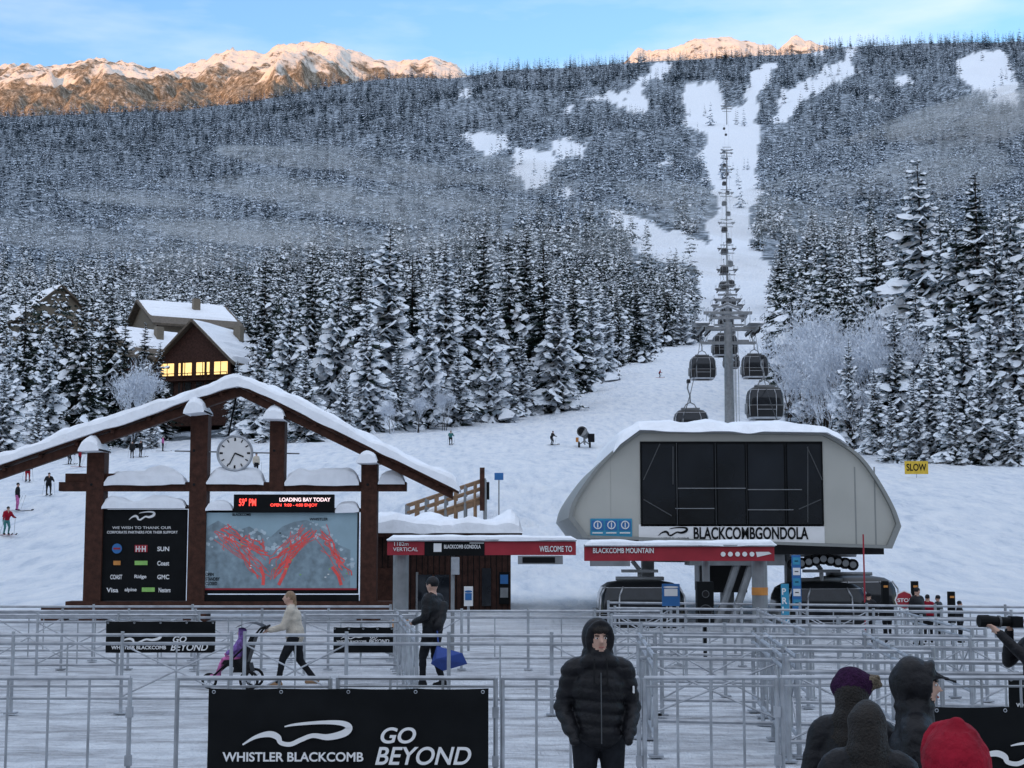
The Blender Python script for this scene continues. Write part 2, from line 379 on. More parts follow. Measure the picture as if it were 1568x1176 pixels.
# ---------------------------------------------------------------- trees
def spruce(name,seed,wh,nb,tw,snow,H=20.,R=3.3,mats=('needleA','needleB','tsnow','bark'),trunk=True,frost=0.,fat=1.):
    r=random.Random(seed);b=MB()
    if trunk: b.tube((0,0,-1),(0,0,H*.97),H*.012,mats[3],6,.03)
    asym=r.uniform(0,6.28)
    for i in range(wh):
        f=(i+.5)/wh;z=H*(.04+.95*f)
        L=(R*(1-f)**.78)*(r.uniform(.66,1.18))+.18
        nn=max(4,int(nb*(1-.35*f)))
        a0=r.random()*6.28
        for j in range(nn):
            if r.random()<.12: continue
            az=a0+6.283*j/nn+r.uniform(-.35,.35);Lb=L*r.uniform(.55,1.25)*(1+.18*math.cos(az-asym))
            dr=r.uniform(.25,.65)*(1-.5*f)-(.25*f);d=Vector((math.cos(az),math.sin(az),0));pr=Vector((-d.y,d.x,0))
            mm=mats[0] if r.random()<.68 else mats[1]
            zz=z+r.uniform(-.3,.3)*H/wh
            P=lambda t:d*Lb*t+Vector((0,0,zz-dr*Lb*t**1.3+.12*Lb*max(0,t-.7)))
            for k in range(tw):
                t=(k+.75)/tw;p=P(t)
                w=(Lb*.36*(1.05-t*.8)*r.uniform(.7,1.25)+.05*R/3)*fat
                for sgn in(-1,1):
                    dirv=(pr*sgn*.9+d*.7+Vector((0,0,-r.uniform(.3,.95)))).normalized()
                    side=(d*.6-pr*sgn*.4+Vector((0,0,.1))).normalized()*w*.36
                    b.add([p-d*w*.15,p+dirv*w*.5+side,p+dirv*w*1.15,p+dirv*w*.5-side],[(0,1,2,3)],'tfrost' if r.random()<frost else mm)
                if k==tw-1:
                    b.add([p-pr*w*.3,p+d*w*.9-Vector((0,0,w*.3)),p+pr*w*.3],[(0,1,2)],mm)
                if r.random()<snow*.6:
                    h=Vector((0,0,.05*R/3+.04*w));q=p+h;ww=w*r.uniform(.35,.75)
                    o1=r.uniform(-.3,.3)*w
                    b.add([q-d*ww*.7+pr*o1,q+pr*(ww+o1)-Vector((0,0,ww*.6)),q+d*ww*1.0+pr*o1-Vector((0,0,ww*.5)),q-pr*(ww-o1)-Vector((0,0,ww*.6)),q+pr*o1+Vector((0,0,ww*.22))],
                          [(0,1,4),(1,2,4),(2,3,4),(3,0,4)],mats[2])
            if tw>2 and r.random()<snow:
                t0=r.uniform(.25,.6);t1=min(1.1,t0+r.uniform(.3,.6));row=[]
                for q_ in range(4):
                    t=t0+(t1-t0)*q_/3;w=Lb*.24*(.45,1,.95,.4)[q_]*r.uniform(.7,1.2);c=P(t)+Vector((0,0,.06))
                    row.append((c-pr*w-Vector((0,0,w*.8)),c+Vector((0,0,w*.35+.04)),c+pr*w-Vector((0,0,w*.8))))
                vs=[v for rw in row for v in rw]
                b.add(vs,[(3*q_+s_,3*q_+3+s_,3*q_+4+s_,3*q_+1+s_) for q_ in range(3) for s_ in(0,1)],mats[2])
    return b.mesh(name)
NEAR=[spruce('spruce_light_%d'%i,10+i,36,10,6,[.3,.45,.22,.38][i],20,[3.2,3.8,2.8,3.4][i],frost=.04) for i in range(4)]
HEAVY=[spruce('spruce_snowy_%d'%i,30+i,30,10,6,[.9,1.,.72,.95][i],20,[3.8,3.5,4.3,4.0][i],frost=.4) for i in range(4)]
shapes=bpy.data.collections.new('tree_shapes')
def shape(me): o=bpy.data.objects.new(me.name,me);shapes.objects.link(o)
for i,(sn) in enumerate([.25,.4,.65,.9]): shape(spruce('a_mid_%d'%i,50+i,17,7,3,sn,20,[3.9,4.4,3.7,4.3][i],trunk=False,frost=.08,fat=1.25))
for i,(sn) in enumerate([.05,.3,.7,1.]): shape(spruce('b_far_%d'%i,60+i,9,5,3,sn,18,[3.6,4.0,3.4,4.1][i],('farHazeA','farHazeB','farS','bark'),False,fat=1.35))
def instancer(name,P,S,Rr,I):
    me=bpy.data.meshes.new(name);me.vertices.add(len(P));me.vertices.foreach_set('co',np.asarray(P,np.float32).ravel())
    for nm,ty,v in(('scl','FLOAT',S),('rot','FLOAT',Rr),('idx','INT',I)):
        a=me.attributes.new(nm,ty,'POINT');a.data.foreach_set('value',v)
    o=bpy.data.objects.new(name,me);COL.objects.link(o)
    ng=bpy.data.node_groups.new(name,'GeometryNodeTree')
    ng.interface.new_socket('Geometry',in_out='INPUT',socket_type='NodeSocketGeometry');ng.interface.new_socket('Geometry',in_out='OUTPUT',socket_type='NodeSocketGeometry')
    N=ng.nodes;Lk=ng.links;gi=N.new('NodeGroupInput');go=N.new('NodeGroupOutput')
    ci=N.new('GeometryNodeCollectionInfo');ci.inputs['Collection'].default_value=shapes;ci.inputs['Separate Children'].default_value=True;ci.inputs['Reset Children'].default_value=True
    ip=N.new('GeometryNodeInstanceOnPoints');ip.inputs['Pick Instance'].default_value=True
    def na(nm,ty):
        x=N.new('GeometryNodeInputNamedAttribute');x.data_type=ty;x.inputs['Name'].default_value=nm
        return x.outputs['Attribute']
    cx=N.new('ShaderNodeCombineXYZ');Lk.new(na('rot','FLOAT'),cx.inputs['Z'])
    Lk.new(gi.outputs[0],ip.inputs['Points']);Lk.new(ci.outputs[0],ip.inputs['Instance']);Lk.new(na('idx','INT'),ip.inputs['Instance Index'])
    Lk.new(cx.outputs[0],ip.inputs['Rotation']);Lk.new(na('scl','FLOAT'),ip.inputs['Scale']);Lk.new(ip.outputs[0],go.inputs[0])
    md=o.modifiers.new('scatter','NODES');md.node_group=ng
    return o
def scatter(N,y0,y1,b0=-.46,b1=.46,pw=1.0):
    t=RS.rand(N);k=pw
    y=(y0**k+(y1**k-y0**k)*t)**(1/k)
    b=RS.uniform(b0,b1,N);return b*y,y
def keep(x,y,h):
    z=ground(x,y);e0=(z-HC)/y;e1=(z+h*.45-HC)/y
    px=px_of(x/y,e0);k=~clearing(px,py_of(e0),2.5)&~(clearing(px_of(x/y,e1),py_of(e1),2.5)&(y>420))
    k|=(RS.rand(len(x))<.03)&(y>900)
    return z,k
x,y=scatter(3000,215,620,pw=1.2);h=RS.uniform(13,25,len(x))*RS.choice([1,1,1,1.15],len(x));z,k=keep(x,y,h)
k&=~((y<275)&(x/y>-.275)&(x/y<-.175))
I=RS.randint(0,4,len(x));instancer('pine_forest',np.stack([x,y,z-.3],1)[k],(h/20)[k],RS.rand(len(x))[k]*6.28,I[k])
x,y=scatter(15500,600,4080,pw=1.6);h=RS.uniform(13,34,len(x))*np.clip(.85+y/6000,1,1.4);z,k=keep(x,y,h)
band=1.3*fbm(x/260,y/260,4,77)+.7*np.exp(-((y-1200)/600)**2)-.8*np.clip((y-1700)/1000,0,1)
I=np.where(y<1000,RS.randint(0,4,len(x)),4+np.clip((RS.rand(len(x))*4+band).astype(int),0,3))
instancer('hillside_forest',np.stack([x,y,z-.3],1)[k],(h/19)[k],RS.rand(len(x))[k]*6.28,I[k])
def frosted(name,seed,H=11.):
    r=random.Random(seed);b=MB()
    def grow(p,d,L,rad,dep):
        q=p+d*L;b.tube(p,q,rad,'bark' if dep<2 and r.random()<.7 else 'frost',4,rad*.65)
        if dep>=5:return
        for _ in range(3):
            nd=(d+Vector((r.uniform(-1,1),r.uniform(-1,1),r.uniform(-.25,.85)))*.7).normalized()
            grow(p+d*L*r.uniform(.55,1),nd,L*r.uniform(.58,.82),max(.014,rad*.55),dep+1)
        if dep>=4:
            for _ in range(3):
                c=q+Vector((r.uniform(-1,1),r.uniform(-1,1),r.uniform(-1,1)))*L*.8;s=.2
                b.add([c,c+Vector((r.uniform(-s,s),r.uniform(-s,s),s)),c+Vector((r.uniform(-s,s),r.uniform(-s,s),-.2*s))],[(0,1,2)],'frost')
    for _ in range(3): grow(Vector((r.uniform(-.6,.6),r.uniform(-.6,.6),-.3)),Vector((r.uniform(-.3,.3),r.uniform(-.3,.3),1)).normalized(),H*.32,.09,0)
    return b.mesh(name)
FRO=[frosted('frosted_%d'%i,90+i) for i in range(4)]
def place_tree(px,top,d,kind,name='spruce_tree'):
    x=float(B(px,600))*d;z=gz(x,d);zt=HC+float(E(top))*d
    h=max(4,zt-z);src={'L':NEAR,'H':HEAVY,'F':FRO}[kind]
    me=random.choice(src);H=20. if kind!='F' else 10.5
    o=bpy.data.objects.new(name,me);COL.objects.link(o);o.location=(x,d,z-.2)
    s=h/H;w=s if kind=='F' else s*random.uniform(.9,1.25)
    if kind!='F' and h<13: w=s*1.25
    if kind=='F': w=s*random.uniform(.75,1.0)
    o.scale=(w,w,s);o.rotation_euler=(random.uniform(-.02,.02),random.uniform(-.02,.02),random.uniform(0,6.28))
for px,top,d,k in [(-60,440,190,'L'),(-20,470,180,'H'),(12,500,165,'H'),(38,438,185,'L'),(70,500,172,'H'),(100,450,190,'L'),(122,430,186,'L'),(140,480,170,'L'),(168,435,195,'L'),(186,470,188,'L'),
    (5,560,150,'H'),(60,590,150,'H'),(402,385,215,'L'),(440,430,200,'H'),(478,372,222,'L'),(470,530,175,'H'),(515,400,205,'H'),(548,385,215,'L'),(592,338,210,'H'),(565,430,190,'H'),(630,385,222,'L'),(655,420,200,'H'),
    (682,360,215,'H'),(712,405,222,'L'),(742,345,225,'L'),(752,440,212,'H'),(782,350,228,'L'),(806,345,240,'L'),(836,362,236,'L'),(856,420,225,'H'),(880,400,262,'L'),(905,425,285,'H'),(925,440,300,'H'),(948,428,345,'L'),(975,420,360,'L'),(1000,440,400,'H'),(1022,425,430,'L'),(1046,445,440,'H'),(1066,470,450,'H'),
    (610,520,196,'H'),(700,530,205,'H'),(530,560,184,'H'),(420,560,180,'H'),(800,500,222,'H'),(205,585,180,'H'),(400,500,192,'H'),(380,455,236,'L'),(235,600,176,'H'),(362,548,200,'H'),(244,520,205,'L'),(218,490,212,'L'),
    (1202,362,330,'L'),(1218,385,300,'H'),(1240,352,290,'L'),(1268,350,270,'H'),(1296,365,250,'L'),(1325,345,235,'H'),(1352,335,225,'L'),(1385,340,215,'H'),(1424,238,196,'H'),(1448,315,190,'H'),(1470,340,180,'H'),(1503,258,178,'L'),(1530,335,172,'H'),(1560,300,176,'H'),(1600,280,170,'L'),
    (1298,512,166,'H'),(1372,470,170,'H'),(1405,420,176,'H'),(1440,460,158,'H'),(1478,435,160,'H'),(1518,470,152,'H'),(1552,410,152,'H'),(1340,560,160,'H'),(1590,440,150,'H'),(1400,570,150,'H'),(1500,560,146,'H'),(1460,580,145,'H'),(1545,580,144,'H'),(1240,560,188,'H'),(1365,600,152,'H'),(1425,520,152,'H')]:
    place_tree(px,top,d,k)
for px,top,d in [(1212,470,215),(1240,445,205),(1268,440,196),(1300,455,188),(1225,540,190),(1262,530,178),(1330,470,182),(1360,440,172),(1205,520,200),(1250,480,182),(1285,480,176),(1275,570,168),(1232,590,182),(1310,560,165),(1545,420,170),(225,530,180),(205,540,178),(600,600,186),(640,590,192),(680,580,198),(870,560,240)]:
    place_tree(px,top,d,'F','frosted_tree')
# ---------------------------------------------------------------- drifting mist
mm=bpy.data.materials.new('mist');mm.use_nodes=True;n,l=nt(mm);n.remove(n['Principled BSDF'])
vs_=n.new('ShaderNodeVolumeScatter');vs_.inputs['Color'].default_value=(.84,.93,1,1);vs_.inputs['Density'].default_value=.0105;l.new(vs_.outputs[0],n['Material Output'].inputs['Volume']);M['mist']=mm
rm_=random.Random(8)
for px,py,d,rx,ry,rz,tilt,cnt in((560,350,760,110,34,11,.12,10),(440,372,700,70,26,11,-.05,8),(700,330,850,110,38,14,.12,8),(1290,300,1200,120,42,24,-.2,10),(1450,205,1900,270,60,34,-.3,10),(990,386,600,55,22,8,.12,9),(610,255,1350,140,40,18,.1,7),(1250,352,800,80,30,12,.2,8),(1040,300,1150,50,30,18,.2,4),(272,408,330,5,4,11,.3,6),(150,330,900,120,36,13,.05,7)):
    b=MB()
    for i in range(cnt):
        s=rm_.uniform(.2,.6);b.ell((rm_.uniform(-1,1)*rx*.9,rm_.uniform(-1,1)*ry*.6,rm_.uniform(-1,1)*rz*.9),(rx*s,ry*s,rz*s*rm_.uniform(.6,1.2)),'mist',20,12)
    o=b.build('mist',smooth=True);x,z=U(px,py,d);o.location=(x,d,z);o.rotation_euler=(0,tilt,0)
# ---------------------------------------------------------------- map shelter
Y=42.0
def pt(px,py,y=Y): x,z=U(px,py,y);return x,z
b=MB()
def vbox(px0,px1,py0,py1,y0,y1,m,bb=None):
    ym=(y0)
    xa,za=U(px0,py0,ym);xb,zb=U(px1,py1,ym)
    (bb or b).box(((xa+xb)/2,(y0+y1)/2,(za+zb)/2),(abs(xb-xa),y1-y0,abs(za-zb)),m)
for a,c,t in((127,154,690),(286,313,632),(409,432,640),(551,576,708)):
    x0,_=U(a,900,Y);x1,_=U(c,900,Y);zt=U(0,t,Y)[1];zb=-.2 if a!=409 else U(0,752,Y)[1]
    b.box(((x0+x1)/2,Y+.25,(zt+zb)/2),(x1-x0,.5,zt-zb),'timber')
    xc=(x0+x1)/2
    b.snowcap([(xc-.29,zt),(xc+.29,zt)],Y-.75,Y+.55,.42,'snow',a,.06)
    if a!=409: b.box((xc,Y+.25,.2),(x1-x0+.16,.64,.5),'timber')
def slab(pts,y0,y1,th,m):
    for (x0,z0),(x1,z1) in zip(pts[:-1],pts[1:]):
        b.prism([(x0,z0),(x1,z1),(x1,z1-th),(x0,z0-th)],y0,y1,m)
apex=pt(370,595);le=pt(-14,728);re=pt(694,752)
slab([le,apex],Y-.35,Y-.1,.24,'timber');slab([apex,re],Y-.352,Y-.102,.24,'timber')
slab([(le[0]-.2,le[1]+.09),(apex[0],apex[1]+.1)],Y-.5,Y+.5,.09,'timber');slab([(apex[0],apex[1]+.1),(re[0]+.15,re[1]+.02)],Y-.5,Y+.5,.09,'timber')
for i in range(7):
    t=(i+.5)/7
    for A_ in(le,re):
        xx=A_[0]+(apex[0]-A_[0])*t;zz=A_[1]+(apex[1]-A_[1])*t;b.box((xx,Y+.05,zz-.02),(.1,1.0,.1),'timber')
b.snowcap([(le[0]-.25,le[1]+.08),(apex[0]-.3,apex[1]+.02),(apex[0],apex[1]+.1),(apex[0]+.3,apex[1]+.02),(re[0]+.2,re[1]+.02)],Y-.58,Y+.6,.36,'snow',3)
vbox(90,622,738,752,Y+.06,Y+.44,'timber')
vbox(100,240,725,738,Y+.1,Y+.4,'timber')
for a,c,s in((160,284,4),(316,404,5),(436,550,6),(579,620,7)):
    x0,z0=pt(a,739);x1,_=pt(c,738);b.snowcap([(x0,z0),(x1,z0)],Y-.05,Y+.5,.42,'snow',s,.08)
vbox(154,286,773,779,Y+.15,Y+.4,'timber');vbox(313,551,778,784,Y+.15,Y+.4,'timber');
for a,c,py,s in((156,284,776,14),(315,356,779,15),(513,550,781,16)):
    x0,z0=pt(a,py);x1,_=pt(c,py);b.snowcap([(x0,z0),(x1,z0)],Y-.02,Y+.45,.3,'snow',s,.08)
b.tube((pt(361,600)[0],Y+.2,pt(0,600)[1]),(pt(361,0)[0],Y+.2,pt(0,668)[1]),.03,'black')
b.tube((pt(265,690)[0],Y+.2,pt(265,690)[1]),(pt(457,694)[0],Y+.2,pt(457,694)[1]),.022,'grey')
vbox(100,620,921,936,Y-.02,Y+.6,'timber')
b.box((pt(112,0)[0],Y+.2,.35),(.6,.7,.5),'timber')
for px,py in((297,690),(140,742),(297,742),(563,742),(420,690)):
    x_,z_=pt(px,py);b.disc((x_,Y-.01,z_),.04,.03,'rubber','y',8)
sh=b.build('map_shelter',bevel=.015)
b=MB();cx,cz=pt(360,694)
b.disc((cx,Y+.05,cz),.5,.12,'steel');b.disc((cx,Y-.015,cz),.46,.03,'white');b.torus((cx,Y-.03,cz),.49,.035,'steel','y',36)
for i in range(12):
    t=i*math.pi/6;rr=.39;w=.03 if i%3 else .05
    b.box((cx+rr*math.sin(t),Y-.035,cz+rr*math.cos(t)),(w,.012,.09),'black',ry=t)
for ang,L,w in((math.radians(112),.27,.04),(math.radians(205),.36,.03)):
    b.box((cx+math.sin(ang)*L/2,Y-.045,cz+math.cos(ang)*L/2),(w,.012,L),'black',ry=ang)
b.build('clock',parent=sh)
b=MB();vbox(152,283,780,920,Y+.1,Y+.25,'black')
sp=b.build('partner_board',parent=sh,bevel=.01);yf=Y+.09
tpx('WE WISH TO THANK OUR',172,262,806,810,yf,'white',sp);tpx('CORPORATE PARTNERS FOR THEIR SUPPORT',164,272,813,817,yf,'white',sp,.01)
b=MB()
LOGO=[(0,.0,.03),(.12,.3,.07),(.25,.42,.12),(.33,.3,.12),(.36,.08,.09),(.45,.02,.09),(.55,.2,.09),(.66,.36,.09),(.8,.3,.12),(.95,.45,.14),(1,.68,.13),(.93,.85,.1),(.75,.88,.07),(.5,.8,.05),(.38,.7,.02)]
def ribbon(bb,x0,z0,W,Hh,y,m):
    P=LOGO;pts=[]
    for i in range(len(P)-1):
        p0=P[max(0,i-1)];p1=P[i];p2=P[i+1];p3=P[min(len(P)-1,i+2)]
        for s in range(6):
            t=s/6;f=lambda a,b,c,d:.5*((2*b)+(-a+c)*t+(2*a-5*b+4*c-d)*t*t+(-a+3*b-3*c+d)*t**3)
            pts.append(tuple(f(p0[k],p1[k],p2[k],p3[k]) for k in range(3)))
    vs=[];fs=[]
    for i,(a,c,w) in enumerate(pts):
        q0=pts[max(0,i-1)];q1=pts[min(len(pts)-1,i+1)];d=Vector(((q1[0]-q0[0])*W,(q1[1]-q0[1])*Hh));d.normalize();nx_=-d.y*w*Hh;nz_=d.x*w*Hh
        vs+=[(x0+a*W+nx_,y,z0+c*Hh+nz_),(x0+a*W-nx_,y,z0+c*Hh-nz_)]
        if i: fs.append((2*i-2,2*i,2*i+1,2*i-1))
    bb.add(vs,fs,m)
def swoosh(bb,px0,px1,py0,py1,y,m):
    x0,z1=U(px0,py0,y);x1,z0=U(px1,py1,y);ribbon(bb,x0,z0,x1-x0,z1-z0,y,m)
swoosh(b,198,236,782,796,yf,'white')
k=0
for r,py in enumerate((840,862,883,903)):
    for c,px in enumerate((178,215,250)) if r<3 else enumerate((172,200,226,252)):
        mm=['blue','red','white','orange','green','white','white','white','white','white','white','green','white'][k];k+=1
        if mm=='white': tpx(['GMC','Visa','alpine','SUN','Nesters','PEAK','Coast','COAST','Ridge'][k%9],px-9,px+9,py-3,py+4,yf,'white',sp,.02)
        elif k==1: b.disc((*[pt(px,py)[0]],yf-.01,pt(px,py)[1]),.14,.02,'blue');b.box((pt(px,py)[0],yf-.024,pt(px,py)[1]),(.2,.006,.05),'red')
        else:
            b2=pt(px,py);b.box((b2[0],yf-.01,b2[1]),(.36 if mm!='orange' else .2,.02,.2 if mm=='red' else .12),mm)
tpx('H·H',208,223,836,845,yf-.025,'white',sp,.02)
b.build('logos',parent=sp)
# trail map
b=MB();vbox(308,548,782,909,Y+.1,Y+.25,'black');vbox(312,546,785,902,Y+.09,Y+.1-.001,'mapbg')
yf=Y+.085
def poly(bb,pts,w,y,m):
    for i in range(len(pts)-1):
        (x0,z0),(x1,z1)=pts[i],pts[i+1];d=Vector((x1-x0,z1-z0));L=d.length
        if L<1e-5: continue
        d/=L;nn=Vector((-d.y,d.x))*w/2;yy=y-.0004*random.random()
        bb.add([(x0+nn.x,yy,z0+nn.y),(x0-nn.x,yy,z0-nn.y),(x1-nn.x,yy,z1-nn.y),(x1+nn.x,yy,z1+nn.y)],[(0,1,2,3)],m)
ridge=[(312,838),(322,820),(335,806),(350,797),(365,806),(380,812),(396,806),(412,815),(428,822),(445,806),(462,799),(480,796),(498,804),(515,822),(530,835),(546,842)]
b.add([(pt(p[0],0)[0],yf,pt(0,p[1])[1]) for p in ridge]+[(pt(546,0)[0],yf,pt(0,902)[1]),(pt(312,0)[0],yf,pt(0,902)[1])],[tuple(range(len(ridge)+2))],'mapsnow')
rr=random.Random(5)
for i in range(80):
    px=rr.uniform(316,542);py=np.interp(px,[p[0] for p in ridge],[p[1] for p in ridge])+rr.uniform(3,30)
    s=rr.uniform(1.5,5);q=[pt(px+s*math.cos(a)*rr.uniform(.5,1.3),py+s*.8*math.sin(a)*rr.uniform(.5,1.3)) for a in np.linspace(0,5.2,6)]
    b.add([(a[0],yf-.0012-.00002*i,a[1]) for a in q],[tuple(range(6))],'mappale')
for s0,s1,cnt in(((345,802),(405,896),12),((385,812),(398,880),7),((478,800),(428,896),13),((485,802),(530,898),7),((452,806),(415,890),7),((340,806),(345,850),5),((500,820),(520,880),4)):
    for i in range(cnt):
        ax=s0[0]+rr.uniform(-16,18);ay=s0[1]+rr.uniform(0,28);bx=s1[0]+rr.uniform(-14,10);by=s1[1]-rr.uniform(0,52)
        pts=[];n0=9
        for j in range(n0+1):
            t=j/n0;pts.append(pt(ax+(bx-ax)*t+rr.uniform(-3.5,3.5),ay+(by-ay)*t+rr.uniform(-2,2)))
        poly(b,pts,.016 if i%3 else .03,yf-.004,'run')
for s0,s1 in(((398,868),(402,896)),((440,856),(426,896)),((508,868),(522,896))):
    poly(b,[pt(*s0),pt((s0[0]+s1[0])/2+3,(s0[1]+s1[1])/2),pt(*s1)],.09,yf-.005,'run')
for i in range(16):
    px,py=rr.uniform(325,535),rr.uniform(815,895);x_,z_=pt(px,py);b.box((x_,yf-.006,z_),(.05,.003,.03),rr.choice(['black','white','green']))
poly(b,[pt(312,902.2),pt(546,902.2)],.05,yf-.003,'red')
b.box((pt(325,0)[0],yf-.003,pt(0,886)[1]),(.45,.004,.42),'mappale')
tm=b.build('trail_map',parent=sh)
tpx('BLACKCOMB',356,384,786,790,yf-.006,'black',tm,.01);tpx('WHISTLER',474,502,793,797,yf-.006,'black',tm,.01)
tpx('OPEN\nSTANDBY\nCLOSED',315,336,877,896,yf-.008,'black',tm,.01)
b=MB();vbox(308,548,911,936,Y+.05,Y+.3,'black');b.build('lower_panel',parent=sh)
b=MB();vbox(358,511,757,784,Y-.1,Y+.12,'black');lb=b.build('led_board',parent=sh,bevel=.01)
tpx('59° PM',366,392,763,775,Y-.105,'redglow',lb,.02);tpx('LOADING BAY TODAY',428,506,762,768,Y-.105,'whiteglow',lb,.02);tpx('OPEN  9:00 - 4:00 ENJOY',414,486,771,777,Y-.105,'redglow',lb,.015)
# ---------------------------------------------------------------- ticket hut
Y2=46.;b=MB()
x0,_=U(572,900,Y2);x1,_=U(782,900,Y2);zt=U(0,822,Y2)[1]
b.box(((x0+x1)/2,Y2+1.6,zt/2),(x1-x0,3.2,zt),'hut')
for i in range(24): 
    xx=x0+(x1-x0)*(i+.5)/24;b.box((xx,Y2-.012,zt/2),(.02,.024,zt-.1),'black')
def hb(px0,px1,py0,py1,m,pr=.05):
    xa,za=U(px0,py0,Y2-pr);xb,zb=U(px1,py1,Y2-pr);b.box(((xa+xb)/2,Y2-pr/2-.02,(za+zb)/2),(xb-xa,pr,abs(za-zb)),m)
hb(640,688,880,935,'glass');hb(637,640,876,938,'grey');hb(688,692,876,938,'timber');hb(662,665,880,935,'timber',.08)
hb(738,752,870,928,'glass2',.06);hb(764,780,876,925,'black',.08);hb(766,778,880,894,'blue',.1);hb(766,778,900,915,'grey',.1);hb(712,724,900,925,'grey',.1);hb(575,605,870,935,'timber')
b.box(((x0+x1)/2,Y2+1.5,zt+.08),(x1-x0+.7,4.0,.16),'timber')
b.snowcap([(x0-.35,zt+.16),(x1+.38,zt+.16)],Y2-.55,Y2+3.5,.62,'snow',8)
b.build('ticket_hut')
b=MB();Yr=62.
A=U(622,800,Yr);C=U(742,760,Yr)
for yy in(Yr,Yr+1.5):
    for i in range(9):
        t=i/8;x=A[0]+(C[0]-A[0])*t;z=A[1]+(C[1]-A[1])*t
        b.tube((x,yy,z-1.5),(x,yy,z+.75),.06,'timber2' if i%2 else 'grey',6)
    for h in(.72,.4,.0): b.tube((A[0],yy,A[1]+h),(C[0],yy,C[1]+h),.055,'timber2',6)
b.prism([(A[0],A[1]),(C[0],C[1]),(C[0],C[1]-.25),(A[0],A[1]-.25)],Yr,Yr+1.5,'timber2')
b.snowcap([(A[0],A[1]-.05),(C[0],C[1]-.05)],Yr+.1,Yr+1.4,.3,'snow',3)
b.box((C[0]-.1,Yr,C[1]+.3),(.2,.2,1.8),'timber')
b.build('wooden_ramp')
# ---------------------------------------------------------------- entrance gantries
Yg=31.;b=MB()
def gb(px0,px1,py0,py1,m,y0=Yg-.1,y1=Yg+.1): vbox(px0,px1,py0,py1,y0,y1,m,b)
x=U(612,900,Yg)[0];b.tube((x,Yg+.3,0),(x,Yg+.3,U(0,846,Yg)[1]),.165,'grey',16);b.tube((x,Yg+.3,U(0,962,Yg)[1]),(x,Yg+.3,U(0,950,Yg)[1]),.172,'orange',16);b.tube((x,Yg+.3,0),(x,Yg+.3,.12),.24,'steel',16)
gb(593,882,829,850,'red');gb(650,742,829.5,851,'black',Yg-.115,Yg+.115)
gb(593,883,826,829,'steel',Yg-.16,Yg+.16);gb(793,862,851,864,'grey');gb(800,850,853,862,'black',Yg-.11,Yg-.1)
x=U(697,0,Yg)[0];b.tube((x,Yg,U(0,851,Yg)[1]),(x,Yg,0),.04,'grey');gb(691,703,853,880,'steel')
xa,z=U(593,826,Yg);xb,_=U(883,826,Yg);b.snowcap([(xa,z),(xb,z)],Yg-.16,Yg+.16,.09,'snow',6)
ga=b.build('entrance_gantry',bevel=.008);yf=Yg-.12
tpx('1182m\nVERTICAL',602,640,830,844,yf,'white',ga);tpx('BLACKCOMB GONDOLA',680,736,834,840,yf,'white',ga,.02);tpx('WELCOME TO',826,876,836,845,yf,'white',ga,.02)
b=MB();vbox(664,676,832,845,yf-.01,yf,'white',b);vbox(719,741,831,832,yf-.01,yf,'white',b);b.build('pictogram',parent=ga)
b=MB()
gb(895,1186,837,859,'red');gb(895,1187,834,837,'steel',Yg-.16,Yg+.16);gb(904,965,859,867,'grey')
for a in(1084,1167):
    x=U(a,900,Yg)[0];r=.165 if a==1167 else .08
    b.tube((x,Yg+.3,0 if a==1167 else U(0,896,Yg)[1]),(x,Yg+.3,U(0,858,Yg)[1]),r,'grey',16)
x=U(1167,900,Yg)[0];b.tube((x,Yg+.3,U(0,912,Yg)[1]),(x,Yg+.3,U(0,900,Yg)[1]),.172,'orange',16)
xa,z=U(895,834,Yg);xb,_=U(1187,834,Yg);b.snowcap([(xa,z),(xb,z)],Yg-.16,Yg+.16,.1,'snow',9)
for i in range(5): b.disc((U(1106+i*11,848,Yg)[0],Yg-.12,U(0,848.5,Yg)[1]),.05,.02,'white')
b.prism([U(1156,845,Yg),U(1158,853,Yg),U(1180,848,Yg),U(1176,845,Yg)],Yg-.115,Yg-.11,'white')
ga=b.build('entrance_gantry',bevel=.008);tpx('BLACKCOMB MOUNTAIN',908,1001,839,847,yf,'white',ga,.02)
# ---------------------------------------------------------------- gondola station
Ys=40.;b=MB()
def catm(P,k=5):
    o=[]
    for i in range(len(P)-1):
        p0=P[max(0,i-1)];p1=P[i];p2=P[i+1];p3=P[min(len(P)-1,i+2)]
        for s in range(k):
            t=s/k;o.append(tuple(.5*((2*p1[j])+(-p0[j]+p2[j])*t+(2*p0[j]-5*p1[j]+4*p2[j]-p3[j])*t*t+(-p0[j]+3*p1[j]-3*p2[j]+p3[j])*t**3) for j in(0,1)))
    return o+[P[-1]]
left=catm([(870,793),(877,768),(898,735),(922,705),(948,682),(978,660)]);right=catm([(1262,664),(1292,680),(1320,702),(1346,738),(1368,778),(1378,806)])
out=[(893,824)]+left+right+[(1364,840)]
O=[U(a,c,Ys) for a,c in out]
cxs=sum(p[0] for p in O)/len(O);czs=sum(p[1] for p in O)/len(O)
def sc(P,f,g=None): g=g or f;return [(cxs+(x-cxs)*f,czs+(z-czs)*g) for x,z in P]
I1=sc(O,.972,.955)
def ring(P,Q,y0,y1,m):
    k=len(P);vs=[(x,y0,z) for x,z in P]+[(x,y0,z) for x,z in Q]+[(x,y1,z) for x,z in P]+[(x,y1,z) for x,z in Q]
    fs=[]
    for i in range(k):
        j=(i+1)%k;fs+=[(i,j,k+j,k+i),(i,2*k+i,2*k+j,j),(k+i,k+j,3*k+j,3*k+i),(2*k+i,3*k+i,3*k+j,2*k+j)]
    b.add(vs,fs,m)
ring(O,I1,Ys-.15,Ys+11,'shellrim')
b.prism(sc(O,.971,.953),Ys-.02,Ys+.1,'shell')
b.prism(sc(O,.971,.953),Ys+10.7,Ys+10.9,'shell')
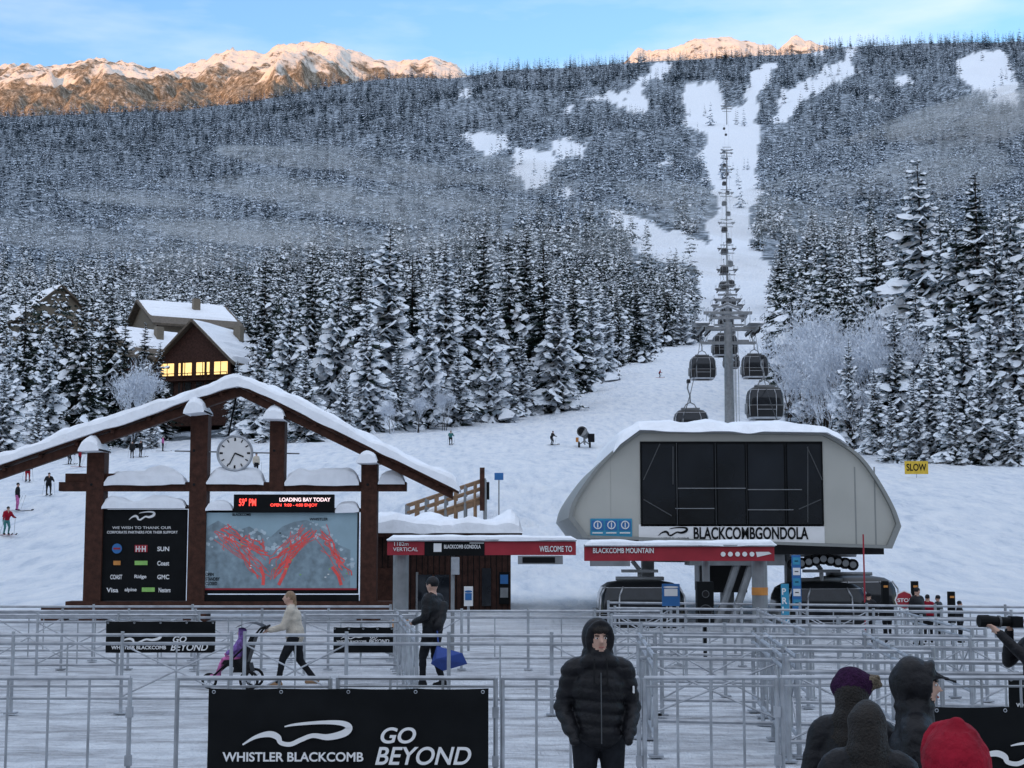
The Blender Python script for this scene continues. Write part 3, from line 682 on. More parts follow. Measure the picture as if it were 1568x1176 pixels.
def sb(px0,px1,py0,py1,m,y0,y1): vbox(px0,px1,py0,py1,y0,y1,m,b)
sb(980,1262,676,806,'black',Ys-.05,Ys-.019)
mul=[(983,1035),(1038,1094),(1098,1142),(1145,1202),(1205,1259)]
for i,(a,c) in enumerate(mul): sb(a,c,680,803,'glass',Ys-.075-.002*i,Ys-.049)
for a in(1036.5,1096,1143.5,1203.5): sb(a-1.2,a+1.2,678,805,'frame',Ys-.1,Ys-.084)
sb(1038,1142,747,748.3,'grey',Ys-.1,Ys-.085);sb(1145,1228,749,750.3,'grey',Ys-.1,Ys-.085);sb(1034,1094,778,779.2,'grey',Ys-.1,Ys-.085);sb(1145,1215,780,781.2,'grey',Ys-.1,Ys-.085)
for p,q_ in(((985,735),(1010,680)),((985,765),(1028,790)),((1258,735),(1235,685)),((1222,780),(1256,765)),((1030,684),(1030,742)),((1236,684),(1236,800))):
    a=U(*p,Ys);c=U(*q_,Ys);b.tube((a[0],Ys-.086,a[1]),(c[0],Ys-.086,c[1]),.014,'frame',6)
sb(978,1263,803,833,'white',Ys-.05,Ys-.019)
sb(904,968,794,824,'cyan',Ys-.05,Ys-.019)
for i in range(3):
    sb(906+i*21,924+i*21,797,812,'blue',Ys-.065,Ys-.049)
    c=U(915+i*21,804,Ys);b.torus((c[0],Ys-.07,c[1]),.1,.016,'white','y',16,6);b.tube((c[0],Ys-.07,c[1]-.07),(c[0],Ys-.07,c[1]+.07),.016,'white',6)
    sb(907+i*21,923+i*21,815,817,'white',Ys-.065,Ys-.049)
for px in(935,1310,1340): sb(px-.4,px+.4,700 if px<1000 else 715,835 if px>1000 else 792,'shellrim',Ys-.026,Ys-.019)
top=[U(a,c-1,Ys) for a,c in [(938,692),(948,680),(978,658),(1120,660),(1262,662),(1282,672),(1296,682)]]
b.snowcap(top,Ys-.35,Ys+11,.42,'snow',5,.1)
zb=U(0,832,Ys)[1]
for a in(1105,1142,1010,1250):
    x=U(a,900,Ys)[0];b.box((x,Ys+3.5,zb/2+.1),(.35,.4,zb+.2),'grey')
for s in(0,1):
    p=U(1140,850,Ys);q_=U(1100,950,Ys);b.tube((p[0]+s*.4,Ys+.8,p[1]),(q_[0]+s*.4,Ys+.8,0),.11,'grey',8)
b.box((U(1130,0,Ys)[0],Ys+5,zb-.15),(7.6,9,.3),'cabin');b.box((U(1120,0,Ys)[0],Ys+1.2,zb-.35),(2.6,1.2,.5),'grey')
b.box((U(1120,0,Ys)[0],Ys+4,zb-.8),(1.2,2.5,1.2),'cabin')
for i in range(9):
    x=U(1205+i*11,0,Ys)[0];b.disc((x,Ys+.7,zb-.42-.04*abs(i-4)),.16,.12,'rubber','y',14);b.disc((x,Ys+.63,zb-.42-.04*abs(i-4)),.09,.04,'grey','y',12)
b.tube((U(1200,0,Ys)[0],Ys+.8,zb-.3),(U(1300,0,Ys)[0],Ys+.8,zb-.3),.07,'silver')
for a in(977,1252):
    x=U(a,0,Ys)[0];b.path([(x,Ys+1.2,1.35),(x,Ys+1.2,1.65),(x-.2,Ys+1.2,1.9),(x-.15,Ys+1.2,zb-.1)],.06,'grey');b.box((x,Ys+1.2,1.62),(1.0,.3,.08),'grey')
b.torus((U(1125,0,Ys)[0],Ys+5,zb-.45),2.2,.1,'grey','z',36)
st=b.build('gondola_station',bevel=.01)
tpx('BLACKCOMBGONDOLA',1062,1238,807,826,Ys-.06,'black',st,.025);tpx('10 PASSENGER LIFT',1062,1120,828,832,Ys-.06,'black',st,.01)
b=MB();swoosh(b,1008,1052,806,820,Ys-.062,'black');b.build('logo',parent=st)
tpx('WHISTLER BLACKCOMB',1008,1055,823,828,Ys-.06,'black',st,.01)
# ---------------------------------------------------------------- gondola cabins
def cabin_mesh(name,H=1.,hang=True):
    b=MB();W,D=1.25,1.05
    prof=[(-.02,.55),(.0,.84),(.12,.93),(.45,.98),(.9,1.0),(.92,1.0),(1.35,.99),(1.7,.96),(1.96,.89),(1.98,.88),(2.14,.74),(2.24,.4),(2.25,.02)]
    N=40;vs=[]
    for z,s in prof:
        for i in range(N):
            t=2*math.pi*i/N;c,sn=math.cos(t),math.sin(t);e=.3
            vs.append((W*s*math.copysign(abs(c)**e,c)*.95,D*s*math.copysign(abs(sn)**e,sn)*.95,z*H))
    groups={'silver':[],'cabin':[],'glass2':[]}
    for j in range(len(prof)-1):
        for i in range(N):
            z=prof[j][0];mm='cabin' if z<.9 or z>=1.98 else('silver' if z<.92 or z>=1.96 else 'glass2')
            if .0<=z<.12: mm='silver'
            groups[mm].append((j*N+i,j*N+(i+1)%N,(j+1)*N+(i+1)%N,(j+1)*N+i))
    for k,f in groups.items(): b.add(vs,f,k)
    for sx_ in(-1,1):
        for s_ in(-1,1):
            b.path([(sx_*W*.5,s_*D*.93,.1*H),(sx_*W*.52,s_*D*.965,.9*H),(sx_*W*.5,s_*D*.93,1.65*H),(sx_*W*.42,s_*D*.84,2.0*H)],.022,'silver',6)
        b.path([(sx_*W*.9,-D*.84,.2*H),(sx_*W*.93,-D*.88,.9*H),(sx_*W*.9,-D*.84,1.65*H),(sx_*W*.8,-D*.74,2.0*H)],.026,'silver',6)
    b.path([(-W*.5,-D*.96,.62*H),(W*.5,-D*.96,.62*H)],.018,'silver',6)
    b.box((0,0,2.3*H),(1.3,.5,.1),'grey')
    if hang:
        b.path([(-.45,0,2.3),(-.3,0,2.6),(0,0,2.75),(.3,0,2.6),(.45,0,2.3)],.04,'grey')
        b.path([(0,0,2.72),(.0,0,3.2),(-.18,0,3.75),(-.12,0,4.2)],.055,'grey');b.box((-.1,0,4.25),(.22,.6,.24),'cabin')
    for x in(-1.18,1.18): b.box((x*1.04,0,.75*H),(.1,.9,.7*H),'grey')
    return b.mesh(name,True)
CM=cabin_mesh('gondola_cabin');CM2=cabin_mesh('docked_cabin',.68,False)
def cabin(x,y,z,rz=0,s=1,me=CM):
    o=bpy.data.objects.new('gondola_cabin',me);COL.objects.link(o);o.location=(x,y,z);o.rotation_euler[2]=rz;o.scale=(s,s,s)
cabin(U(977,0,40)[0],41.2,-.15,me=CM2);cabin(U(1252,0,40)[0],41.8,-.2,.15,me=CM2)
cabin(U(1290,0,44)[0],45.,-.1,.3,me=CM2)
lx=.1475
def cpos(px,py_top,y): x,z=U(px,py_top,y);return x,y,z-2.25
cabin(*cpos(1075,545,138));cabin(*cpos(1155,543,138));cabin(*cpos(1170,592,100));cabin(*cpos(1057,627,104))
Tw=[]
for y,hh in((140,None),(185,13),(235,14),(300,14),(370,15),(450,16),(560,16),(690,18),(840,18),(1020,20),(1250,22),(1500,24),(1800,26),(2150,28),(2550,30),(3000,30)):
    x=lx*y+ (0 if y<1000 else .004*(y-1000)*.6);z0=gz(x,y)
    zt=U(0,503,140)[1] if hh is None else z0+hh
    s=1 if y<300 else 1+.0009*(y-300)
    b=MB();b.tube((x,y,z0-1),(x,y,zt+.6),.5,'grey',14,.38)
    for dz,w in((0,3.1),(1.5,2.3),(-1.4,2.6)): b.box((x,y,zt+dz*s),(w*2*s,.5,.24*s),'grey')
    for sg in(-1,1):
        xx=x+sg*2.6*s
        b.box((xx,y,zt-.25),(.25*s,5,.3),'grey');b.box((xx,y,zt+.35),(1.5*s,2.6,.08),'grey')
        for k in range(7): b.disc((xx,y-2.3+k*.76,zt-.35),.26,.12,'rubber','x',12)
        b.path([(xx-.7,y-1.3,zt+.4),(xx-.7,y-1.3,zt+1.3),(xx-.7,y+1.3,zt+1.3),(xx-.7,y+1.3,zt+.4)],.035*s,'steel',5)
        b.path([(xx+.7,y-1.3,zt+.4),(xx+.7,y-1.3,zt+1.3),(xx+.7,y+1.3,zt+1.3),(xx+.7,y+1.3,zt+.4)],.035*s,'steel',5)
        b.tube((x,y,zt+2.2),(x+sg*1.6,y,zt+1.5),.1,'steel',6)
        b.snowcap([(xx-.7,zt+.4),(xx+.7,zt+.4)],y-1.3,y+1.3,.2,'snow',2)
    b.tube((x+.55,y-.5,z0),(x+.55,y-.5,zt),.03,'grey',4);b.tube((x+.85,y-.5,z0),(x+.85,y-.5,zt),.03,'grey',4)
    b.build('lift_tower');Tw.append((x,y,zt))
b=MB()
for sg in(-1,1):
    pts=[(lx*50+sg*2.4,50,5.0)]+[(x+sg*2.6,y,z-.6) for x,y,z in Tw]
    for a,c in zip(pts[:-1],pts[1:]):
        prev=a
        for i in range(1,9):
            t=i/8;L=c[1]-a[1];q_=(a[0]+(c[0]-a[0])*t,a[1]+L*t,a[2]+(c[2]-a[2])*t-L*.018*4*t*(1-t));b.tube(prev,q_,.028 if a[1]<400 else .05,'rubber',4);prev=q_
b.build('haul_cable')
for i,y in enumerate((160,210,262,330,400,480,570,680,800,950,1100,1300,1600,1950)):
    for sg in(-1,1):
        if (i+(sg>0))%2 and y<300: continue
        zc=np.interp(y,[t[1] for t in Tw],[t[2] for t in Tw])-.6;cabin(lx*y+sg*2.6*(1 if y<450 else 1.3),y+sg*15,zc-4.3,s=1 if y<450 else 1.3)
# ---------------------------------------------------------------- chalets
def house(px,ybase,d,w,dep,hw,hr,rz,wall,name,lit=True,sn=.6):
    x=float(B(px,600))*d;z0=U(0,ybase,d)[1];b=MB()
    b.box((0,0,hw/2-2),(w,dep,hw+4),wall)
    b.add([(-w/2,-dep/2,hw),(w/2,-dep/2,hw),(0,-dep/2,hw+hr),(-w/2,dep/2,hw),(w/2,dep/2,hw),(0,dep/2,hw+hr)],[(0,1,2),(3,5,4)],wall)
    ov=1.2
    for sg in(-1,1):
        x1=sg*(w/2+ov);z1=hw-ov*hr/(w/2)
        b.add([(0,-dep/2-ov,hw+hr+.1),(x1,-dep/2-ov,z1),(x1,dep/2+ov,z1),(0,dep/2+ov,hw+hr+.1),(0,-dep/2-ov,hw+hr+.5),(x1,-dep/2-ov,z1+.4),(x1,dep/2+ov,z1+.4),(0,dep/2+ov,hw+hr+.5)],
              [(0,1,2,3),(4,7,6,5),(0,4,5,1),(1,5,6,2),(2,6,7,3)],'roof')
        e_=.97 if sn>.5 else .7
        b.snowcap([(0,hw+hr+.5),(x1*e_,hw+hr+.5+(z1+.4-hw-hr-.5)*e_)] if sg>0 else [(x1*e_,hw+hr+.5+(z1+.4-hw-hr-.5)*e_),(0,hw+hr+.5)],-dep/2-ov+.4,dep/2+ov-.3,sn,'snow',3,.6)
    for side in(0,1):
        for fl in range(2):
            for i in range(4):
                xx=-w/2+w*(i+.5)/4 if side==0 else -dep/2+dep*(i+.5)/4;zz=1.6+fl*2.9
                mm='warm' if (lit and fl==1 and side==0) else 'glass2'
                if side==0: b.box((xx,-dep/2-.05,zz),(w/4*.72,.12,1.9),mm);b.box((xx,-dep/2-.13,zz),(.1,.06,1.9),'timber');b.box((xx,-dep/2-.13,zz-1.),(w/4*.78,.1,.14),'timber')
                else: b.box((w/2+.05,xx,zz),(.12,dep/4*.5,1.3),mm);b.box((w/2+.13,xx,zz),(.06,.1,1.3),'timber')
    for i in range(4): b.box((-w/2+w*i/3,-dep/2-.1,hw/2),(.35,.2,hw),'timber')
    b.box((0,-dep/2-.5,hw*.48),(w,1,.2),'timber')
    for i in range(12): b.box((-w/2+w*i/11,-dep/2-1.,hw*.48+.5),(.07,.07,1.),'timber')
    b.box((0,-dep/2-1.,hw*.48+1),(w,.1,.1),'timber');b.box((w*.2,dep*.1,hw+hr*.9),(1.2,1.2,2.4),'stone')
    return b.build(name,loc=(x,d,z0),rz=rz)
house(335,618,226,12,15,5.8,5.6,math.radians(-18),'hut','chalet')
house(275,566,262,22,14,6.5,5,math.radians(-62),'stone','lodge',False,.45)
house(222,606,240,12,10,6,4.4,math.radians(-50),'stone','lodge',False,.5)
house(72,560,285,14,12,8.5,6,math.radians(35),'stone','lodge',False)
# ---------------------------------------------------------------- barriers
def frame_barrier(xa,ya,xb,yb,h=1.1,nv=4,low=.17,name='crowd_barrier'):
    b=MB();A=Vector((xa,ya,0));C=Vector((xb,yb,0));d=C-A
    up=lambda p,z:(p.x,p.y,z)
    b.tube(up(A,h),up(C,h),.022,'steel');b.tube(up(A,h*.93),up(C,h*.93),.012,'steel',6);b.tube(up(A,low),up(C,low),.018,'steel')
    for i in range(nv+1):
        p=A+d*i/nv;b.tube(up(p,low if 0<i<nv else .03),up(p,h),.022 if i in(0,nv) else .013,'steel')
    pr=Vector((-d.y,d.x,0)).normalized()*.3
    for p in(A+d*.02,C-d*.02): b.path([up(p-pr,.02),up(p-pr,.05),up(p+pr,.05),up(p+pr,.02)],.016,'steel',6)
    b.box((xb,yb,.8),(.06,.06,.1),'steel');b.box((xb,yb,.35),(.06,.06,.1),'steel')
    return b.build(name,smooth=False)
yB=14.3
for a,c,nv in((-230,-20,4),(-8,228,4),(297,520,3),(530,760,3),(770,968,4),(976,1170,4),(1178,1400,4),(1410,1640,4)):
    frame_barrier(U(a,0,yB)[0]*1,yB+random.uniform(-.05,.05),U(c,0,yB)[0],yB+random.uniform(-.05,.05),1.12,nv)
def rail(pts,h=1.1,step=1.25,name='queue_railing',rails=(1.1,.98,.22),diag=True):
    b=MB();k=0
    for (xa,ya),(xb,yb) in zip(pts[:-1],pts[1:]):
        A=Vector((xa,ya,0));d=Vector((xb,yb,0))-A;n=max(1,int(d.length/step))
        for z in rails: b.tube((xa,ya,z*h/1.1),(xb,yb,z*h/1.1),.025,'steel',6)
        for i in range(n+1):
            p=A+d*i/n;b.tube((p.x,p.y,0),(p.x,p.y,h+.05),.028,'steel',6)
            if i<n:
                q_=A+d*(i+1)/n;mm=(p+q_)/2;b.tube((mm.x,mm.y,.22),(mm.x,mm.y,.98),.013,'steel',5)
                if diag and (i+k)%3==0: b.tube((p.x,p.y,.24),(q_.x,q_.y,.97),.013,'steel',5);b.tube((p.x,p.y,.97),(q_.x,q_.y,.24),.013,'steel',5)
            b.box((p.x,p.y,.015),(.16,.16,.02),'steel')
        k+=1
    return b.build(name)
X=lambda px,y:(px-784)/F*y
rail([(X(-300,28.5),28.5),(X(1010,28.5),28.5)]);rail([(X(-300,21.2),21.2),(X(360,21.2),21.2)]);rail([(X(380,21.2),21.2),(X(1000,21),21)])
rail([(X(-300,30.5),30.5),(X(600,30.5),30.5)],1.1,2.);rail([(X(-300,26.9),26.9),(X(310,26.9),26.9)]);rail([(X(470,26.9),26.9),(X(640,26.9),26.9)])
rail([(X(930,32.5),32.5),(X(1640,30),30)]);rail([(X(940,29.8),29.8),(X(1540,28),28)])
rail([(X(935,26.5),26.5),(X(1640,25),25)]);rail([(X(980,23.8),23.8),(X(1500,22.8),22.8)]);rail([(X(1010,21),21),(X(1640,20),20)])
rail([(X(975,18.6),18.6),(X(1420,17.9),17.9)]);rail([(X(1200,16.6),16.6),(X(1640,16.2),16.2)])
for px in(1000,1195,1215,1385): rail([(X(px,17),17),(X(px,17)*1.12,21.5)],1.1,1.4)
for px in(1230,1480): rail([(X(px,22),22),(X(px,22)*1.1,29)],1.1,1.4)
rail([(X(640,21.3),21.3),(X(610,28),28)],1.1,1.3)
# ---------------------------------------------------------------- banners
def banner(px0,px1,pytop,y,zb,big=True):
    x0,zt=U(px0,pytop,y);x1,_=U(px1,pytop,y);W=x1-x0;b=MB()
    nx_,nz_=36,10;vs=[];fs=[]
    for j in range(nz_+1):
        for i in range(nx_+1):
            u=i/nx_;v=j/nz_;vs.append((x0+W*u,y-.012*math.sin(u*22+v*3)-.008*math.sin(v*9+u*7),zb+(zt-zb)*v-.01*abs(math.sin(u*math.pi*4))*(v>.95)))
    for j in range(nz_):
        for i in range(nx_): k=j*(nx_+1)+i;fs.append((k,k+1,k+nx_+2,k+nx_+1))
    b.add(vs,fs,'black')
    for i in range(5): b.torus((x0+W*(.02+.24*i),y-.03,zt-.03),.014,.004,'steel','y',10,5)
    o=b.build('banner',smooth=True);yf=y-.035
    def TP(t,a,c,e_,f_,off=0,shear=0): 
        return text(t,x0+W*a/428,x0+W*c/428,zt-W*f_/428,zt-W*e_/428,yf,'white',o,off,shear)
    TP('WHISTLER BLACKCOMB',24,238,95,109,.02);TP('GO',264,318,58,82,.02,.25);TP('BEYOND',256,402,87,114,.015,.25)
    b=MB();ribbon(b,x0+W*54/428,zt-W*84/428,W*162/428,W*38/428,yf,'white');b.build('logo',parent=o)
    return o
banner(320,748,1054,14.0,.12);banner(1424,1860,1082,13.2,.1)
banner(163,330,951,26.7,.45);banner(511,602,960,26.7,.45);banner(1543,1720,1036,15.9,.5)
# ---------------------------------------------------------------- people
def capsule(b,p,r1,q,r2,sq=1.):
    p=Vector(p);q=Vector(q);d=q-p
    if d.length<1e-5: d=Vector((0,0,.001))
    L=d.length;d=d.normalized();a=Vector((1,0,0)) if abs(d.x)<.8 else Vector((0,1,0));a=(a-d*a.dot(d)).normalized();c=d.cross(a);n=12;vs=[];rows=[]
    for k in range(4): th=math.pi/2*(k+.01)/4;rows.append((p-d*r1*math.cos(th),r1*math.sin(th)))
    rows.append((p,r1));rows.append((q,r2))
    for k in range(4): th=math.pi/2*(k+1)/4*.99;rows.append((q+d*r2*math.sin(th),r2*math.cos(th)))
    for o,r in rows:
        for i in range(n): t=2*math.pi*i/n;vs.append(o+a*math.cos(t)*r+c*math.sin(t)*r*sq)
    fs=[(j*n+i,j*n+(i+1)%n,(j+1)*n+(i+1)%n,(j+1)*n+i) for j in range(len(rows)-1) for i in range(n)]
    fs+=[tuple(range(n))[::-1],tuple(range((len(rows)-1)*n,len(rows)*n))]
    b.add(vs,fs,'snow')
def person(name,loc,yaw,h=1.75,J={},top='jblack',pants='jblack',shoe='rubber',hands='jblack',head='hair',hood=False,hat=None,vox=.03,bulk=1.,quilt=0,lean=0,face=False,extra=None,look=0,fingers=False):
    j=dict(pel=(0,0,.96),chest=(0,0,1.27),neck=(0,.01,1.47),head=(0,-.015,1.63),
      shL=(.185,0,1.41),elL=(.25,.03,1.14),wrL=(.25,-.05,.9),shR=(-.185,0,1.41),elR=(-.25,.03,1.14),wrR=(-.25,-.05,.9),
      hipL=(.095,0,.93),knL=(.105,-.02,.5),anL=(.11,.02,.09),hipR=(-.095,0,.93),knR=(-.105,-.02,.5),anR=(-.11,.02,.09))
    j.update(J)
    if lean:
        for k in('chest','neck','head','shL','shR'):
            if k in J: continue
            x_,y_,z_=j[k];t=(z_-.96);j[k]=(x_,y_-math.sin(lean)*t,.96+math.cos(lean)*t)
    V={k:Vector(v) for k,v in j.items()};S=h/1.75;prim=[]
    def cap(a,ra,c,rc,m,sq=1): prim.append(('c',Vector(a),ra,Vector(c),rc,m,sq))
    def el(c,r,m): prim.append(('e',Vector(c),Vector(r),m))
    bk=bulk
    el(V['pel'],(.165*bk,.125*bk,.13),pants);el(V['pel']+Vector((0,0,.07)),(.17*bk,.13*bk,.14),top)
    el((V['pel']*.45+V['chest']*.55),(.165*bk,.125*bk,.2),top);el(V['chest'],(.185*bk,.13*bk,.19),top)
    cap(V['shL']*.8+V['neck']*.2,.075*bk,V['shR']*.8+V['neck']*.2,.075*bk,top)
    cap(V['neck']-Vector((0,0,.05)),.075 if not hood else .11,V['head']-Vector((0,-.01,.08)),.055 if not hood else .09,'skin' if not hood else top)
    for s in'LR':
        cap(V['sh'+s],.068*bk,V['el'+s],.056*bk,top);cap(V['el'+s],.056*bk,V['wr'+s],.043*bk,top)
        hd=(V['wr'+s]-V['el'+s]).normalized()
        cap(V['wr'+s]+hd*.03,.034,V['wr'+s]+hd*.085,.036,hands,.8)
        if fingers:
            sd=hd.cross(Vector((0,1,0)) if abs(hd.y)<.7 else Vector((0,0,1))).normalized();cu=hd.cross(sd)
            for q in range(4):
                o=V['wr'+s]+hd*.1+sd*(q-1.5)*.021;L=[.055,.07,.066,.05][q]
                cap(o,.011,o+hd*L*.55+cu*.012,.010,hands);cap(o+hd*L*.55+cu*.012,.010,o+hd*L*.8+cu*.04,.009,hands)
            o=V['wr'+s]+hd*.05+sd*.035;cap(o,.013,o+sd*.03+hd*.035+cu*.02,.011,hands)
        cap(V['hip'+s],.095*bk,V['kn'+s],.068,pants);cap(V['kn'+s],.066,V['an'+s],.05,pants)
        an=V['an'+s];fd=Vector((0,-1,0));cap(an+Vector((0,.03,-.03)),.052,an+fd*.15+Vector((0,0,-.045)),.042,shoe)
    H=V['head'];lk=Matrix.Rotation(look,3,'Z')
    def hp(x,y,z): return H+lk@Vector((x,y,z))
    el(H,(.078,.096,.112),'skin');el(hp(0,-.035,-.06),(.05,.055,.055),'skin')
    cap(hp(0,-.092,.015),.010,hp(0,-.113,-.018),.015,'skin')
    for s in(-1,1): el(hp(s*.08,.005,-.005),(.014,.024,.034),'skin')
    if hood:
        el(hp(0,.032,.014),(.118,.118,.145),top);el(hp(0,.02,-.1),(.12,.11,.07),top)
        for k in range(14):
            t=2*math.pi*k/14;t2=2*math.pi*(k+1)/14
            f=lambda t:hp(.09*math.sin(t),-.052-.018*math.cos(t),.0+.125*math.cos(t));cap(f(t),.022,f(t2),.022,top)
    elif hat: el(hp(0,.01,.045),(.093,.11,.1),hat)
    else: el(hp(0,.018,.03),(.088,.1,.105),head)
    if extra: extra(cap,el,V,hp)
    b=MB()
    for p in prim:
        if p[0]=='c': capsule(b,p[1],p[2],p[3],p[4],p[6])
        else: b.ell(p[1],p[2],'snow',16,12)
    tmp=bpy.data.objects.new('tmp',b.mesh('tmp'));COL.objects.link(tmp)
    rm=tmp.modifiers.new('r','REMESH');rm.mode='VOXEL';rm.voxel_size=vox;rm.use_smooth_shade=True
    sm_=tmp.modifiers.new('s','SMOOTH');sm_.iterations=2;sm_.factor=.5
    dg=bpy.context.evaluated_depsgraph_get();me=bpy.data.meshes.new_from_object(tmp.evaluated_get(dg));bpy.data.objects.remove(tmp)
    me.name=name;nv_=len(me.vertices);co=np.zeros(nv_*3);me.vertices.foreach_get('co',co);co=co.reshape(-1,3)
    def dist(C):
        best=np.full(len(C),9.);bm=np.zeros(len(C),int);ml=[]
        for p in prim:
            if p[0]=='c':
                a=np.array(p[1]);c=np.array(p[3]);dd=c-a;L2=dd@dd+1e-9;t=np.clip(((C-a)@dd)/L2,0,1);D=np.linalg.norm(C-a-t[:,None]*dd,axis=1)-(p[2]+(p[4]-p[2])*t);mm=p[5]
            else:
                c=np.array(p[1]);r=np.array(p[2]);D=(np.linalg.norm((C-c)/r,axis=1)-1)*r.min();mm=p[3]
            if mm not in ml: ml.append(mm)
            k=ml.index(mm);u=D<best-1e-6;best[u]=D[u];bm[u]=k
        return bm,ml
    nf=len(me.polygons);cc=np.zeros(nf*3);me.polygons.foreach_get('center',cc);bm,ml=dist(cc.reshape(-1,3))
    vm,_=dist(co);nr=np.zeros(nv_*3);me.vertices.foreach_get('normal',nr);nr=nr.reshape(-1,3)
    if quilt:
        kk=ml.index(top) if top in ml else -1
        w=(vm==kk)&(co[:,2]<1.44);amp=np.where(w,quilt*(np.abs(np.sin(co[:,2]*math.pi/.085+.5*np.sin(co[:,0]*9)))**.6-.4)+.006*fbm(co[:,0]*22,co[:,2]*22,3,2),0)
    else:
        sk_=ml.index('skin');amp=np.where(vm!=sk_,.012*fbm(co[:,0]*9+co[:,1]*7,co[:,2]*16,3,5),0)
    co=co+nr*amp[:,None];me.vertices.foreach_set('co',co.ravel())
    me.materials.clear()
    for k in ml: me.materials.append(M[k])
    me.polygons.foreach_set('material_index',bm.astype(np.int32));me.polygons.foreach_set('use_smooth',np.ones(nf,bool));me.update()
    o=bpy.data.objects.new(name,me);COL.objects.link(o);o.location=loc;o.rotation_euler[2]=yaw;o.scale=(S,S,S)
    if face:
        f=MB()
        for s in(-1,1):
            e_=hp(s*.031,-.088,.012);f.ell(e_,(.0125,.008,.006),'white',10,8);f.ell(e_+lk@Vector((0,-.006,0)),(.0065,.004,.006),'eye',10,8)
            f.tube(hp(s*.016,-.1,.029),hp(s*.047,-.088,.031),.0045,'hair',6)
        f.tube(hp(-.02,-.096,-.052),hp(0,-.101,-.054),.0055,'lip',6);f.tube(hp(0,-.101,-.054),hp(.02,-.096,-.052),.0055,'lip',6)
        f.build('face_details',parent=o,smooth=True)
    return o
Yp=11.3
pk=dict(elL=(.255,.05,1.13),wrL=(.21,-.12,.98),elR=(-.255,.05,1.13),wrR=(-.21,-.12,.98),shL=(.19,0,1.41),shR=(-.19,0,1.41))
def zipx(cap,el,V,hp):
    el((0,0,.95),(.19,.155,.12),'jblack');el((0,.01,1.1),(.19,.15,.2),'jblack')
    cap((-.09,-.07,1.47),.05,(.09,-.07,1.47),.05,'jblack')
    cap(hp(-.04,-.085,.07),.02,hp(.035,-.088,.07),.02,'hair')
man=person('man',(X(914,Yp),Yp,0),math.radians(4),1.8,pk,'jblack','jdark',hood=True,vox=.0115,bulk=1.13,quilt=.013,face=True,extra=zipx,look=.12,hands='jblack')
b=MB();b.tube((0,-.172,.9),(0,-.16,1.4),.004,'frame',6);b.tube((.045,-.15,1.5),(.05,-.155,1.3),.006,'rubber',6);b.tube((-.045,-.15,1.5),(-.05,-.155,1.32),.006,'rubber',6)
b.box((.25,-.05,1.27),(.012,.05,.05),'white');b.build('zip_and_cords',parent=man)
yw=24.8
walk=dict(hipL=(.09,0,.93),knL=(.1,-.2,.55),anL=(.1,-.28,.12),hipR=(-.09,0,.93),knR=(-.1,.08,.5),anR=(-.1,.36,.16),elL=(.22,-.18,1.12),wrL=(.2,-.42,1.06),elR=(-.22,-.18,1.12),wrR=(-.2,-.42,1.06))
def ponytail(cap,el,V,hp):
    cap(hp(0,.09,.03),.045,hp(0,.12,-.12),.03,'blond');el(V['pel']+Vector((0,0,.0)),(.2,.175,.18),'jcream')
person('woman',(X(456,yw),yw,0),math.radians(-90),1.6,walk,'jcream','jdark',shoe='timber2',hands='skin',head='blond',vox=.02,bulk=1.25,lean=.16,extra=ponytail,fingers=True)
b=MB();ox=X(366,yw)
def W(x,y,z): return(ox+x,yw+y,z)
for x,y,r in((.28,-.27,.16),(.28,.27,.16),(-.42,0,.13)):
    b.torus(W(x,y,r),r-.02,.022,'rubber','y',24);b.disc(W(x,y,r),.03,.05,'steel','y',10)
    for k in range(8): t=k*math.pi/4;b.tube(W(x,y,r),W(x+math.cos(t)*(r-.03),y,r+math.sin(t)*(r-.03)),.005,'steel',4)
for s in(-.24,.24):
    b.path([W(-.42,s*.15,.15),W(-.1,s,.42),W(.25,s,.75),W(.45,s,1.0),W(.52,s,1.02)],.016,'black');b.path([W(.28,s,.16),W(.0,s,.5)],.016,'black');b.path([W(-.1,s,.42),W(.28,s,.3)],.013,'black')
b.tube(W(.52,-.24,1.02),W(.52,.24,1.02),.02,'rubber')
b.prism([(ox-.18,.42),(ox-.05,.38),(ox+.22,.42),(ox+.34,.85),(ox+.28,.88),(ox+.12,.5),(ox-.15,.48)],yw-.2,yw+.2,'jblack')
vs=[];fs=[]
for i in range(9):
    a=math.radians(20+i*15)
    for k in range(2): vs.append((ox+.26+.3*math.cos(a),yw+(-.23,.23)[k],.88+.2*math.sin(a)))
for i in range(8): fs.append((2*i,2*i+2,2*i+3,2*i+1))
b.add(vs,fs,'jblack')
b.prism([(ox-.0,.28),(ox+.3,.28),(ox+.26,.42),(ox+.02,.4)],yw-.19,yw+.19,'jblack')
b.build('pushchair',smooth=False)
sit=dict(pel=(0,0,.52),chest=(0,.06,.82),neck=(0,.08,1.0),head=(0,.06,1.16),shL=(.17,.06,.95),shR=(-.17,.06,.95),elL=(.24,-.08,.75),wrL=(.18,-.26,.66),elR=(-.24,-.08,.75),wrR=(-.18,-.26,.66),hipL=(.09,0,.5),knL=(.12,-.38,.48),anL=(.12,-.55,.1),hipR=(-.09,0,.5),knR=(-.12,-.38,.48),anR=(-.12,-.55,.1))
person('child',(ox+.06,yw,.18),math.radians(-90),1.1,sit,'jlilac','jpink',shoe='jpink',hands='jpink',hood=True,vox=.03,bulk=1.35)
def cap_(cap,el,V,hp): cap(hp(0,-.09,.05),.02,hp(0,-.15,.04),.012,'jblack');cap((-.1,.14,1.3),.08,(.1,.16,1.0),.09,'jblack')
o=person('man',(X(664,yw),yw,0),math.radians(-120),1.82,dict(wrL=(.22,-.2,1.05),knL=(.1,-.12,.5),anL=(.1,-.12,.1),anR=(-.1,.14,.1)),'jblack','jdark',hat='jblack',vox=.02,bulk=1.2,extra=cap_,hands='skin',fingers=True)
